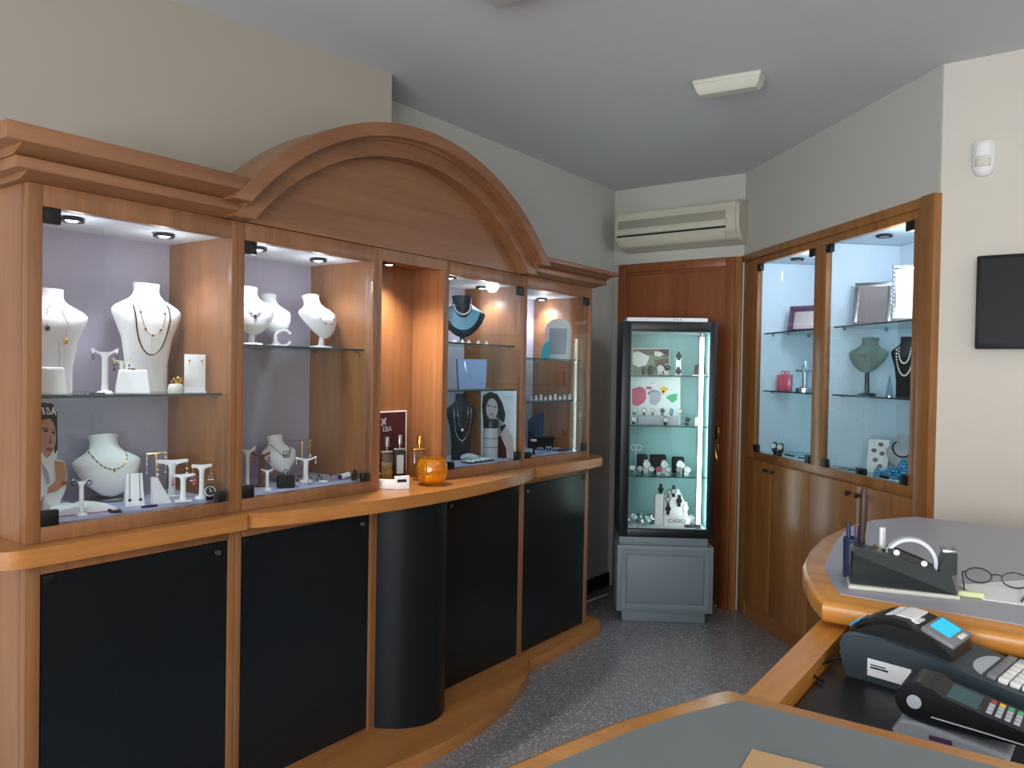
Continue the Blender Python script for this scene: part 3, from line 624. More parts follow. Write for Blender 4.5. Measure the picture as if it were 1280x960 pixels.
# glasses, paper, eraser
p = at_z(1236, 741, ZC + .003)
mb = MB(); c4 = pts([(1198, 733), (1280, 727), (1330, 765), (1228, 751)], ZC)
cx = sum(v[0] for v in c4) / 4; cy_ = sum(v[1] for v in c4) / 4
mb = MB(); mb.prism([(x - cx, y_ - cy_) for x, y_ in c4], 0, .0015); solo('paper_sheet', 'white sheet of paper under the spectacles on the grey counter', 'paper', mb, 'paper', (cx, cy_, ZC + .0021))
g0 = at_z(1203, 728, ZC); g1 = at_z(1290, 741, ZC); ga = math.atan2((g1 - g0).y, (g1 - g0).x)
t = thing('spectacles', 'pair of thin dark framed spectacles lying on white paper', 'spectacles', ((g0 + g1) / 2 + Vector((0, 0, .0037))), ga)
def rim(cx): return [(cx + .025 * math.cos(a_), 0.002 * math.sin(a_), .017 + .0155 * math.sin(a_)) for a_ in [2 * PI * i / 20 for i in range(20)]]
mb = MB()
for cx in (-.034, .034): mb.tube(rim(cx), .0016, 6, True)
mb.tube([(-.010, 0, .022), (0, -.003, .025), (.010, 0, .022)], .0016); mb.build('frame', 'gun', t)
mb = MB()
for cx in (-.034, .034): mb.prism([(v[0], v[2]) for v in rim(cx)], -.0005, .0005, 'y')
mb.build('lens', 'glass', t)
for s in (-1, 1): MB().tube([(s * .060, 0, .022), (s * .064, -.01, .021), (s * .055, -.07, .006), (s * .05, -.115, .002)], .0017).build('temple', 'gun', t)
pe = at_z(1211, 748, ZC); solo('eraser', 'pale yellow eraser block beside the tape dispenser', 'eraser', MB().box(-.024, .024, -.008, .008, 0, .011, .003), 'yellowp', (pe.x + .002, pe.y + .006, ZC + .0022), ang)
# cardboard on the front counter
c3 = pts([(940, 941.5), (922, 959), (1000, 957)], ZC)
u_ = Vector(c3[2]) - Vector(c3[0]); v_ = Vector(c3[1]) - Vector(c3[0]); u_.normalize(); v_ = Vector((u_.y, -u_.x)); 
mb = MB(); mb.prism([(0, 0), tuple(v_ * .16), tuple(v_ * .16 + u_ * .2), tuple(u_ * .2)], 0, .003); solo('cardboard_sheet', 'tan cardboard sheet on the nearest counter', 'cardboard', mb, 'card', (c3[0][0], c3[0][1], ZC + .0022))

# ---- cash register in the well
ra, rb = at_z(1066, 847, ZW), at_z(1255, 903, ZW)
ang = math.atan2((rb - ra).y, (rb - ra).x); LR = (rb - ra).length
t = thing('cash_register', 'dark grey cash register with blue lit display between the counters', 'cash register', (ra.x, ra.y, ZW + .0005), ang)
LR = .34; wd = .148
pf = [(-.012, 0), (LR, 0), (LR + .012, .028), (LR + .004, .034), (.20, .057), (.12, .072), (.05, .080), (.0, .080), (-.022, .070), (-.028, .05)]
mb = MB(); mb.prism(pf, 0, wd, 'y'); bmesh.ops.bevel(mb.bm, geom=[e for e in mb.bm.edges if abs(e.verts[0].co.y - e.verts[1].co.y) < 1e-6 and e.verts[0].co.z > .03], offset=.006, segments=2, affect='EDGES'); mb.build('body', 'slate', t)
cp = [(-.020, .072), (-.012, .088), (.02, .106), (.05, .114), (.075, .113), (.100, .103), (.150, .084), (.154, .066), (.12, .066), (.0, .072)]
mb = MB(); mb.prism(cp, .018, wd - .016, 'y'); bmesh.ops.bevel(mb.bm, geom=[e for e in mb.bm.edges if abs(e.verts[0].co.y - e.verts[1].co.y) < 1e-6 and e.verts[0].co.z > .075], offset=.010, segments=3, affect='EDGES'); pcv = mb.build('printer_cover', 'blackp', t)
mb = MB(); mb.prism([(.035, .1115), (.060, .1155), (.082, .1135), (.082, .1105), (.035, .108)], .05, wd - .03, 'y'); mb.build('paper_strip', 'paper', pcv)
mb = MB(); mb.box(.080, .092, .045, .075, .1085, .1115, 0, ); mb.build('button', 'whitep', pcv)
sl = math.atan2(-.022, .05)
Rm = Matrix.Translation((.124, 0, .0965)) @ Matrix.Rotation(-sl, 4, 'Y')
mb = MB(); mb.box(-.026, .03, .030, wd - .020, -.006, .005, .003, Rm); db = mb.build('display_bezel', 'grey', t)
mb = MB(); mb.box(-.020, .014, .050, wd - .035, .0048, .0062, .0005, Rm); mb.build('display', 'lcd', db)
mb = MB(); mb.box(.019, .027, .075, .105, .0048, .0064, .0005, Rm); mb.build('logo_plate', 'whitep', db)
mb = MB(); mb.prism([(-.018, .085), (-.010, .094), (.002, .101), (.002, .0985), (-.014, .085)], .02, .06, 'y'); mb.build('side_window', 'blue', t)
mb = MB(); mb.box(.025, .097, -.0008, .0004, .012, .042); mb.m(1).box(.030, .06, -.0012, -.0006, .026, .029); mb.box(.030, .056, -.0012, -.0006, .031, .033); lbp = mb.build('rating_label', ['paper', 'ink'], t)
ks = math.atan2(-(.057 - .034), (.204))
def kz(x): return .057 - (x - .20) * .023 / .204
Rk = lambda x, y_: Matrix.Translation((x, y_, kz(x))) @ Matrix.Rotation(-ks, 4, 'Y')
mb = MB(); rr = .052; mb.T = Rk(.196, wd / 2); mb.prism([(rr * .45 * math.cos(a_), rr * math.sin(a_)) for a_ in [PI / 2 + PI * i / 16 for i in range(17)]], -.002, .0025); mb.build('paper_door', 'frost', t)
rows = 6
for k in range(8):
    x = .210 + k * .0165
    for j in range(rows):
        y_ = .028 + j * .0215
        mt = 'grey' if k == 0 else ('red' if (j == rows - 1 and k > 3) else ('steel' if j == rows - 1 else 'whitep'))
        if k in (2, 4, 6): mt = mt
        mb = MB(); mb.box(-.007, .007, -.0095, .0095, -.002, .006, .0018, Rk(x, y_)); mb.build('key', mt if mt != 'steel' else 'frost', t)
mb = MB(); mb.tube([(-.03, .03, .02), (-.05, .02, .012), (-.06, -.03, .006), (-.045, -.06, .006), (-.02, -.075, .006)], .003, 6); mb.build('power_cord', 'blackp', t)
# ---- payment terminal on its dock
ta, tb_ = at_z(1150, 905, ZW + .03), at_z(1253, 930, ZW + .03)
ang2 = math.atan2((tb_ - ta).y, (tb_ - ta).x)
base = at_z(1131, 897, ZW + .028); ang2 -= .08
LT, wt = .150, .078
dk = thing('terminal_dock', 'silver grey dock lying under the black card terminal', 'dock', (base.x, base.y, ZW + .0005), ang2)
mb = MB(); mb.prism([(-.012, 0), (LT - .02, 0), (LT - .015, .012), (.02, .026), (-.004, .024), (-.014, .012)], -.012, wt - .01, 'y'); mb.build('body', 'frost', dk)
mb = MB(); mb.box(.035, .065, -.0126, -.0118, .010, .017); mb.build('sticker', 'mauve', dk)
t = thing('card_terminal', 'black card payment terminal with small screen and keypad by the register', 'card terminal', (base.x, base.y, ZW + .0275), ang2)
ca = [( .012 + .026 * math.cos(a_), .028 + .026 * math.sin(a_)) for a_ in [PI * .5 + PI * i / 12 for i in range(13)]]
mb = MB(); mb.prism(ca + [(.03, .0), (LT, .004), (LT + .004, .018), (LT, .024), (.05, .044), (.035, .053)], 0, wt, 'y'); bd = mb.build('body', 'blackp', t)
mb = MB(); mb.cyl((.012, -.002, .028), (.012, 0.001, .028), .010, .010, 20); mb.build('emblem', 'frost', bd)
mb = MB(); mb.cyl((.014, .006, .030), (.014, wt - .006, .030), .0262, .0262, 24); mb.build('paper_drum', 'gun', t)
s2 = math.atan2(-(.044 - .024), LT - .05)
def tz(x): return .044 - (x - .05) * .020 / (LT - .05)
R2 = lambda x, y_: Matrix.Translation((x, y_, tz(x))) @ Matrix.Rotation(-s2, 4, 'Y')
mb = MB(); mb.box(-.020, .020, -.028, .028, -.001, .0012, 0, R2(.072, wt / 2)); mb.build('screen', 'lcdd', t)
mb = MB(); mb.box(-.024, .026, -.030, .030, -.001, .0006, 0, R2(.122, wt / 2)); kp = mb.build('keypad', 'gun', t)
for r in range(4):
    for c in range(4):
        mt = 'frost' if c < 3 or r == 0 else 'frost'
        if c == 3: mt = ('red', 'yellow', 'green', 'green')[r]
        # columns across the width, rows along the length
        mb = MB(); mb.box(-.0038, .0038, -.0055, .0055, 0, .0022, .0008, R2(.105 + .0112 * r, wt / 2 - .022 + .0147 * c)); mb.build('key', mt, kp)
mb = MB(); mb.tube([(.035, -.0012, .012), (.09, -.0012, .010), (LT, -.0012, .007)], .0012, 5); mb.build('seam', 'frost', t)

# ------------------------------------------------------------------ room light
lamp('window_daylight', 'AREA', (.3, YS + .02, 1.4), 205, (.93, .965, 1.0), 3.6, (PI / 2 + .2, 0, 0), 1.7)
for x, y_, en in ((1.7, .6, 14), (1.7, 2.3, 12)):  # unseen ceiling panels added to fill the room with warm light
    t = thing('added_fill_panel', 'flat square ceiling panel added out of view for fill light', 'ceiling light', (x, y_, H), 0, 'added fill panels out of view')
    MB().box(-.31, .31, -.31, .31, -.02, -.0005, .002).build('frame', 'liner', t)
    MB().box(-.29, .29, -.29, .29, -.024, -.0195).build('diffuser', 'bulbw' if False else 'liner', t)
    lamp('panel_fill_light', 'AREA', (x, y_, H - .03), en, (1.0, .93, .84), .56, (0, 0, 0), .56)
wd_ = bpy.data.worlds.new('sky'); SC.world = wd_; wd_.use_nodes = True
bg = wd_.node_tree.nodes['Background']; bg.inputs[0].default_value = (.75, .85, 1, 1); bg.inputs[1].default_value = 1.0
# ================================================================== things on show
def depth(p): return (Vector(p) - CAM).dot(fw)
BAYS = ((50, 293, 1.42), (300, 466, 2.013), (466, 556, 2.39), (556, 652, 2.968), (652, 740, 3.57))
XS = {}
def Lx(px, X, z, py=500, m=.035):          # stand on level z, X deep in the case, but never nearer than m to the case's far side
    p = at_x(px, py, X); ym = [b[2] for b in BAYS if b[0] <= px < b[1]]
    if ym and X < -2.12 and p.y > ym[0] - m: p = at_y(px, py, ym[0] - m); p.x = min(p.x, -2.16)
    XS[px] = p.x
    return Vector((p.x, p.y, z))
def Hx(px, ptop, X, z): return at_x(px, ptop, XS.get(px, X)).z - z
def spx(n, p): return n * depth(p) / FPX
def face(p, k=.75):                      # turned k of the way from straight out (+x) towards the shop middle
    a = math.atan2(-p.y, -p.x) * k; return a + PI / 2
TB = [(0, .60, .25, .06), (.25, .60, .35, .05), (.5, .72, .55, .02), (.66, .92, .65, 0), (.73, 1, .6, .02), (.77, .97, .5, .06), (.82, .70, .5, .1), (.87, .42, .45, .14), (.92, .36, .42, .16), (1, .38, .44, .16)]
BB = [(0, .10, .15, -.1), (.05, .34, .3, -.1), (.18, .62, .5, -.08), (.34, .85, .65, -.05), (.5, .98, .7, 0), (.57, 1, .65, .03), (.63, .90, .58, .08), (.71, .62, .5, .12), (.79, .44, .45, .15), (.88, .40, .44, .16), (.95, .42, .45, .16), (1, .46, .48, .16)]
def interp(rows, t):
    for a, b in zip(rows, rows[1:]):
        if a[0] <= t <= b[0]:
            k = (t - a[0]) / (b[0] - a[0]); return [a[i] + (b[i] - a[i]) * k for i in range(4)]
    return list(rows[-1] if t > .5 else rows[0])
class Bust:
    def __init__(s, label, loc, h, w, mat='white', rows=TB, d=None, foot=0.0, tilt=0.0, rz=None, name='necklace_bust', footmat=None):
        s.loc, s.h, s.w, s.rows, s.foot = Vector(loc), h - foot, w / 2, rows, foot
        s.d = d or w * .3; s.rz = face(s.loc) if rz is None else rz
        s.R = Matrix.Translation((0, 0, foot)) @ Matrix.Rotation(-tilt, 4, 'X')
        t = thing(name, label, 'display bust', loc, s.rz)
        mb = MB(s.R); rg = []
        rs = [interp(rows, i / 28) for i in range(29)]
        for tt, wf, df, yc in rs:
            rg.append([Vector((s.w * wf * math.cos(a), s.d * yc - s.d * df * math.sin(a) * (1 if math.sin(a) > 0 else .35), s.h * tt)) for a in [2 * PI * i / 28 for i in range(28)]])
        mb.loft(rg); mb.build('form', mat, t)
        if foot:
            fm = footmat or mat
            mb = MB(); mb.cyl((0, s.d * .25, .004), (0, s.d * .12, foot + s.h * .22), .011, .009); mb.build('stem', fm, t)
            mb = MB(); mb.lathe([(0, 0), (s.w * .42, 0), (s.w * .44, .004), (s.w * .40, .008), (.012, .011), (0, .011)], (0, s.d * .25, 0), 20); mb.build('foot', fm, t)
        s.t = t
    def on(s, u, tt, lift=.002):
        _, wf, df, yc = interp(s.rows, tt); x = max(-.97, min(.97, u)); 
        W_ = s.w * wf; xx = x * W_
        return s.R @ Vector((xx, s.d * yc - s.d * df * math.sqrt(max(0, 1 - x * x)) - lift, s.h * tt))
    def at(s, xabs, tt, lift=.002):
        _, wf, df, yc = interp(s.rows, tt); return s.on(xabs / (s.w * wf), tt, lift)
    def necklace(s, label, top, low, wide, r=.0013, mat='gun', beads=0, br=.003, bmat='silver', pendant=None, pr=.006, group=None, dang=None):
        t = thing('necklace', label, 'necklace', s.loc, s.rz, group)
        P = []
        for i in range(33):
            a = -PI / 2 + PI * i / 32
            tt = top - (top - low) * math.cos(a) ** .8 if math.cos(a) > 0 else top
            P.append(s.at(s.w * wide * math.sin(a), tt, r + .0008))
        MB().tube(P, r, 6).build('chain', mat, t)
        if beads:
            mb = MB()
            for k in range(beads):
                f = (k + .5) / beads * 32; i = min(31, int(f)); mb.sph(P[i].lerp(P[i + 1], f - i), br, 1)
            mb.build('bead', bmat, t) if beads < 2 else mb.build('beads', bmat, t)
        if pendant:
            c = P[16] + Vector((0, -.001, -pr)); mb = MB(); mb.sph(c, pr, 2, (1, .45, 1.15)); mb.build('pendant', pendant, t)
        return t
def lay(name, label, cat, mb, mats, loc, rz=0.0, group=None): return solo(name, label, cat, mb, mats, loc, rz, group)
def tstand(label, loc, h, w, mat='white', style='t', rz=None, flat=False, thick=.005):
    rz = face(Vector(loc)) if rz is None else rz
    t = thing('earring_stand', label, 'earring stand', loc, rz); t['_w'] = w
    mb = MB()
    if flat: mb.box(-w * .36, w * .36, -.016, .016, 0, .005, .001)
    else: mb.lathe([(0, 0), (w * .34, 0), (w * .35, .003), (w * .28, .008), (thick * 1.2, .012), (0, .012)], seg=20)
    mb.build('base', mat, t)
    sw = w * .085 + .002
    mb = MB(); mb.loft([[Vector((k * math.cos(a), .5 * k * math.sin(a), z)) for a in [2 * PI * i / 12 for i in range(12)]] for z, k in ((.004, sw * 1.25), (h * .3, sw), (h * .75, sw), (h * .9, sw * 1.5))]); mb.build('stem', mat, t)
    mb = MB(); n = 14
    dip = h * (.02 if style == 't' else .14)
    up_, lo_ = [], []
    for i in range(n + 1):
        x = -w / 2 + w * i / n; k = abs(2 * i / n - 1)
        up_.append((x, h - dip * (1 - k ** 1.3) - (.002 if k > .95 else 0)))
        lo_.append((x, h - h * .09 - dip * (1 - k) * .4 - h * .12 * (1 - k) ** 2.5))
    mb.prism(up_ + lo_[::-1], -.003, .003, 'y'); mb.build('arm', mat, t)
    return t
def earrings(stand, loc, rz, h, w, length, label, mat='silver', drop='sph', bmat='crystal', r=.004, sides=(-1, 1)):
    for s in sides:
        side = 'left' if s < 0 else 'right'
        t = thing('earring', label + (' on its left arm' if s < 0 else ' on its right arm'), 'earring', loc, rz)
        x = s * (w / 2 - .004); z = h - h * .05
        mb = MB(); mb.tube([(x, -.0015, z + .001), (x, -.006, z + .001), (x, -.0065, z - .004), (x, -.0062, z - length * .45)], .0008, 5); mb.build('hook', mat, t)
        c = (x, -.0062, z - length * .55); mb = MB()
        if drop == 'sph': mb.sph(c, r, 1); mb.sph((x, -.0062, z - length * .9), r * 1.25, 1, (1, 1, 1.3))
        elif drop == 'chandelier':
            mb.prism([(x - r, c[2] + r), (x, c[2] + r * 3), (x + r, c[2] + r), (x + r * 2.2, c[2] - r * 2.5), (x - r * 2.2, c[2] - r * 2.5)], -.0075, -.005, 'y')
            for k in range(4): mb.sph((x - r * 1.8 + k * r * 1.2, -.0062, c[2] - r * 4), r * .6, 1)
        elif drop == 'hoop': mb.tube([(x + r * 1.6 * math.cos(a), -.0062, c[2] + r * 1.6 * math.sin(a)) for a in [2 * PI * i / 14 for i in range(14)]], .0014, 5, True)
        mb.build('drop', bmat, t)
def ring(label, loc, r=.009, mat='silver', stone='crystal', rz=0.0, group=None, stand=True):
    t = thing('ring', label, 'ring', loc, rz, group)
    k = 1 if stand else 0
    P = [(r * math.cos(a), 0 if k else r * math.sin(a), (r + .0012 + r * math.sin(a)) if k else .0018) for a in [2 * PI * i / 18 for i in range(18)]]
    MB().tube(P, .0016, 6, True).build('band', mat, t)
    MB().sph((0, 0, 2 * r + .004) if k else (0, -r - .002, .0042), .0042, 1, (1, 1, .9)).build('stone', stone, t)
    return t
def bracelet(label, loc, r, mat, bead=None, rz=0.0, rb=.003, flat=.55, name='bracelet', group=None):
    t = thing(name, label, 'bracelet', loc, rz, group)
    P = [(r * math.cos(a), r * flat * math.sin(a), rb + .0004) for a in [2 * PI * i / 26 for i in range(26)]]
    MB().tube(P, rb * .6, 6, True).build('chain', mat, t)
    if bead:
        mb = MB()
        for p in P[::2]: mb.sph(p, rb, 1)
        mb.build('beads', bead, t)
    return t
def watch(label, loc, rz, strap='white', case='silver', dial='white', r=.026, w=.018, lean=.35, dr=.017, group=None, lie=False):
    t = thing('wristwatch', label, 'watch', loc, rz, group)
    R = Matrix.Translation((0, 0, (r * 1.16 if not lie else w / 2) + .0008))
    if lie: R = R @ Matrix.Rotation(PI / 2, 4, 'Y')
    mb = MB(R); rg = []
    for i in range(25):
        a = 2 * PI * i / 24; ww = w / 2 * (1 if abs(math.sin(a / 2 - PI / 4 + .0)) > .5 else .9)
        rg.append([Vector((x, r * k * math.cos(a), r * 1.15 * k * math.sin(a))) for x, k in ((-ww, 1), (ww, 1), (ww, .90), (-ww, .90))])
    mb.loft(rg, cap=False); mb.build('strap', strap, t)
    D = R @ Matrix.Rotation(-lean, 4, 'X') @ Matrix.Translation((0, -r * 1.02, 0)) @ Matrix.Rotation(PI / 2, 4, 'X')
    mb = MB(D); mb.lathe([(0, -.003), (dr, -.003), (dr * 1.04, .001), (dr, .0045), (dr * .84, .0048), (dr * .82, .004), (0, .004)], seg=22); cb = mb.build('case_body', case, t)
    mb = MB(D); mb.lathe([(0, .0046), (dr * .8, .0046), (dr * .8, .0042), (0, .0042)], seg=22); mb.m(1)
    mb.box(-.0006, .0006, 0, dr * .62, .0046, .0052); mb.box(0, dr * .45, -.0006, .0006, .0046, .0052); mb.build('dial', [dial, 'ink' if dial not in ('ink', 'blackp', 'gun') else 'white'], t)
    mb = MB(D); mb.cyl((dr * 1.0, 0, .001), (dr * 1.2, 0, .001), dr * .12, seg=8); mb.build('crown', case, cb)
    return t
def print_(name, label, cat, p0, n, outline, polys, th=.003, group=None, base='paper', zmin=0):
    # a flat printed board standing at its real place: outline and printed shapes on one plane
    n = Vector(n).normalized()
    def f(q, k): v = at_pl(q[0], q[1], p0, n) + n * k; v.z = max(v.z, zmin + (.0002 if k == 0 else .0006)); return v
    pb = [f(q, 0) for q in outline]; c = sum(pb, Vector()) / len(pb); zb = min(p.z for p in pb); c.z = zb
    mats = [base]; mb = MB()
    a = [p - c for p in pb]; b = [p - n * th - c for p in pb]; k = len(a)
    mb._take(a + b, [list(range(k)), [k + i for i in range(k)][::-1]] + [(i, (i + 1) % k, k + (i + 1) % k, k + i) for i in range(k)])
    for j, (m_, P) in enumerate(polys):
        if m_ not in mats: mats.append(m_)
        mb.mi = mats.index(m_); mb.poly([f(q, .0003 + .0002 * j) - c for q in P])
    return solo(name, label, cat, mb, mats, c, 0, group)
def ell(cx, cy, rx, ry, n=18, a0=0): return [(cx + rx * math.cos(a0 + 2 * PI * i / n), cy + ry * math.sin(a0 + 2 * PI * i / n)) for i in range(n)]

# ------------------------------------------------------------------ left-hand case, upper shelf
ZA, ZF = 1.3154, .9854
X = -2.30; p = Lx(62, X, ZA, 430)
b = Bust('tall white necklace bust half hidden by the left frame on the upper shelf', p, Hx(66, 361, X, ZA), spx(92, p), rz=face(p, .1), d=.05)
for k, (u, tt, m) in enumerate(((-.2, .62, 'dgreen'), (.42, .5, 'gold'), (.3, .2, 'dgreen'))):
    c = b.on(u, tt, .004); t = thing('pendant', ('dark pendant high on the half hidden tall white bust', 'gold pendant at mid height on the half hidden tall white bust', 'dark round pendant low on the half hidden tall white bust')[k], 'pendant', b.loc, b.rz)
    MB().sph(c, .006, 2, (1, .4, 1.3)).build('stone', m, t); MB().tube([c + Vector((0, .002, .007)), b.on(u * .9, min(.84, tt + .16), .0015), b.on(u * .6, min(.87, tt + .3), .0015)], .0007, 5).build('chain', 'silver', t)
X = -2.36; p = Lx(184, X, ZA, 430, .06)
b = Bust('tall white necklace bust with dark chain beside the wooden panel, upper shelf', p, Hx(180, 354, X, ZA), spx(92, p), rz=face(p, -.05), d=.055)
b.necklace('long dark chain necklace on the tall white bust beside the wooden panel', .86, .34, .50, .0022, 'gun', 16, .003, 'gold')
b.necklace('fine gold necklace with dark flowers inside the long dark chain', .86, .52, .36, .0009, 'gold', 5, .0042, 'bronze')
X = -2.20; p = Lx(131, X, ZA, 470); h = Hx(131, 434, X, ZA); w = spx(30, p); rz = face(p, .9)
tstand('white Y-topped earring stand before the tall bust on the upper shelf', p, h, w, style='y', rz=rz)
earrings(None, p, rz, h, w, .026, 'silver cluster earring on the white Y-topped stand of the upper shelf', r=.0045)
X = -2.23; p = Lx(152, X, ZA, 470); h = Hx(152, 446, X, ZA); w = spx(20, p); rz = face(p, .9)
tstand('small frosted earring stand just right of the white Y-topped stand', p, h, w, 'cream', 'y', rz, thick=.003)
earrings(None, p, rz, h, w, .034, 'dark drop earring on the small frosted stand of the upper shelf', 'gold', bmat='umber', r=.0035)
def wedge(label, p, w, h, rz, band='gold'):
    t = thing('display_cushion', label, 'display cushion', p, rz)
    mb = MB(); P = [(.020, 0), (.026, .004), (.012, h * .96), (.006, h), (-.004, h), (-.034, .016), (-.036, .004), (-.03, 0)]
    mb.prism([(-y_, z) for y_, z in P][::-1], -w / 2, w / 2, 'x')
    for v in mb.bm.verts:
        k = 1 - .25 * max(0, (v.co.z / h - .3)); v.co.x *= k
    bmesh.ops.bevel(mb.bm, geom=[e for e in mb.bm.edges], offset=.002, segments=2, affect='EDGES'); mb.build('pad', 'white', t)
    return t
p = Lx(62, -2.19, ZA, 470); rz = face(p, .8); wedge('white cushion with thin bracelet at the left end of the upper shelf', p, spx(36, p), Hx(62, 459, -2.19, ZA), rz)
t = thing('bracelet', 'thin gold bracelet around the white cushion at the left frame', 'bracelet', p, rz); hh = Hx(62, 459, -2.19, ZA)
MB().tube([(-.032, .014, hh * .72), (-.030, -.010, hh * .70), (0, -.0125, hh * .66), (.030, -.010, hh * .70), (.032, .014, hh * .72)], .0012, 6).build('chain', 'gold', t)
p = Lx(166, -2.185, ZA, 478); rz = face(p, .8); hh = Hx(166, 462, -2.185, ZA); wedge('white bracelet cushion standing before the chained tall bust', p, spx(38, p), hh, rz)
t = thing('pin_brooch', 'small dark brooch on top of the white cushion before the tall bust', 'brooch', p, rz); MB().sph((0, -.008, hh + .002), .005, 1, (1.4, .8, .6)).build('stone', 'bronze', t); MB().cyl((-.008, -.008, hh + .001), (.008, -.008, hh + .001), .001).build('pin', 'gold', t)
p = Lx(220, -2.20, ZA, 478)
t = thing('ring_holder', 'small cream ring holder beside the white upright card', 'ring holder', p, face(p, .8)); mb = MB(); mb.lathe([(0, 0), (.022, 0), (.024, .006), (.021, .024), (.017, .028), (0, .03)], seg=18, sy=.8); mb.build('cushion', 'cream', t)
for k, (dx, lab) in enumerate(((-.009, 'gold ring at left on the small cream ring holder'), (.004, 'gold ring in the middle of the small cream ring holder'), (.015, 'gold ring at right on the small cream ring holder'))):
    ring(lab, p + Vector((.004, dx, .0275 - .004 * abs(k - 1))), .008, 'gold', 'yellowp' if k == 1 else 'gold', face(p, .8))
p = Lx(244, -2.22, ZA, 470); rz = face(p, .5); h = Hx(244, 443, -2.22, ZA); w = spx(25, p)
t = thing('earring_card', 'white upright card with two stud earrings beside the wooden panel', 'earring card', p, rz); MB().box(-w / 2, w / 2, 0, .006, .0, h, .001).build('board', 'white', t); MB().box(-w / 2, w / 2, -.016, .0, 0, .005, .001).build('foot', 'white', t)
for s_, lab in ((-1, 'gold stud earring at left on the white upright card'), (1, 'gold stud earring at right on the white upright card')):
    e_ = thing('stud_earring', lab, 'earring', p, rz); MB().sph((s_ * w * .3, -.003, h * .84), .0035, 1).build('stud', 'gold', e_); MB().cyl((s_ * w * .3, -.002, h * .84), (s_ * w * .3, -.0025, h * .72), .0008).build('drop', 'gold', e_)
for k, (px, lab, m) in enumerate(((98, 'silver link bracelet lying flat at left before the Y-topped stand', 'silver'), (121, 'dark beaded bracelet lying around the foot of the Y-topped stand', 'gun'))):
    bracelet(lab, Lx(px, -2.17, ZA, 490), .020, m, 'crystal' if k == 0 else 'dgreen', PI / 2, .003, .35)

# left-hand case, floor
X = -2.30
P = lambda *a: list(a)
print_('portrait_standee', 'cut-out portrait print of a woman in white with letters on her dark headband', 'poster', (X, 0, 0), (1, 0, 0),
    [(30, 500), (66, 503), (71.5, 515), (72, 560), (71, 574), (80, 576), (84, 590), (82, 612), (70, 640), (30, 648)],
    [('hair', P((30, 501), (66, 504), (71.5, 516), (72, 562), (68, 568), (66, 530), (30, 522))), ('skin', ell(56, 546, 14, 27)), ('hair', P((42, 520), (60, 517), (69, 524), (68.5, 530), (62, 523), (44, 527))),
     ('ink', ell(57, 538.5, 3, 1.5)), ('ink', ell(66.5, 541, 2.2, 1.4)), ('hair', P((52, 535), (60, 534.5), (60, 535.5), (52, 536.5))), ('hair', P((64, 537), (69, 538), (69, 539), (64, 538))), ('brownc', P((62, 544), (64, 554), (60, 555), (62, 553))), ('lips', ell(61, 561.5, 4.5, 2)),
     ('paper', P((30, 566), (52, 566), (64, 580), (69, 592), (64, 610), (56, 640), (30, 648))), ('skin', P((68, 576), (79, 577), (83, 590), (81, 606), (70, 614), (58, 617), (60, 609), (70, 600))), ('frost', P((50, 575), (60, 590), (62, 604), (58, 606), (54, 592))),
     ('gold', P((76, 602), (86, 602), (86, 605), (76, 606))), ('paper', P((51, 509), (54, 509), (56, 518), (53.5, 518))), ('paper', P((57, 509), (60, 509), (63, 518), (58, 518))), ('hair', P((58, 511), (59.5, 511), (61, 516.5), (59, 516.5))), ('paper', P((63, 518), (65, 509), (67, 509), (70, 519), (68.5, 519), (67.5, 516), (65.5, 516), (65, 518)))], .004, zmin=ZF)
X = -2.36; p = Lx(140, X, ZF, 590)
b = Bust('white short necklace bust with green bead necklace on the left case floor', p, Hx(135, 541, X, ZF) * .99, spx(84, p), rows=BB, foot=.012, tilt=.30, rz=face(p, .1), d=.055, footmat='grey')
b.necklace('thin necklace of green and gold beads on the left case floor bust', .80, .40, .52, .0009, 'gold', 13, .0028, 'dgreen', 'gold', .004)
def on_floor(px, ptop, X, wpx, z=None, k=.75):
    z = ZF if z is None else z; p = Lx(px, X, z, 610); return p, Hx(px, ptop, X, z), spx(wpx, p), face(p, k)
p, h, w, rz = on_floor(215, 574, -2.30, 37); tstand('largest white T earring stand on the left case floor', p, h, w, rz=rz, flat=True)
earrings(None, p, rz, h, w, .045, 'long drop earring on the largest white T stand', 'gold', bmat='shellw', r=.004)
p, h, w, rz = on_floor(229, 592, -2.20, 28); tstand('small low white T earring stand in front of the largest one', p, h, w, rz=rz, flat=True)
earrings(None, p, rz, h, w, .030, 'rose drop earring on the small low white T stand', 'gun', bmat='rose', r=.004)
p, h, w, rz = on_floor(252, 580, -2.22, 24); tstand('round-footed white earring stand near the right side of the left case', p, h, w, rz=rz, thick=.006)
earrings(None, p, rz, h, w, .052, 'chandelier earring on the round-footed white stand', 'gold', 'chandelier', 'silver', r=.0038)
p, h, w, rz = on_floor(195, 566, -2.33, 24); t = thing('earring_rail', 'thin gold wire earring rail behind the white T stands', 'earring stand', p, rz)
MB().tube([(-w / 2, 0, h * .98), (w / 2, 0, h), ], .0012, 6).build('rail', 'gold', t); MB().tube([(0, 0, 0), (0, 0, h * .99)], .0012, 6).build('post', 'gold', t); MB().lathe([(0, 0), (.018, 0), (.016, .004), (0, .005)], seg=16).build('base', 'gold', t)
for s_, lab in ((-1, 'pearl chain earring at the left end of the gold wire rail'), (1, 'pearl chain earring at the right end of the gold wire rail')):
    e_ = thing('earring', lab, 'earring', p, rz); MB().tube([(s_ * w * .45, -.002, h), (s_ * w * .45, -.004, h - .06)], .0007, 5).build('chain', 'silver', e_)
    mb = MB(); [mb.sph((s_ * w * .45, -.004, h - z_), .0032, 1) for z_ in (.015, .035, .062)]; mb.build('drop', 'shellw', e_)
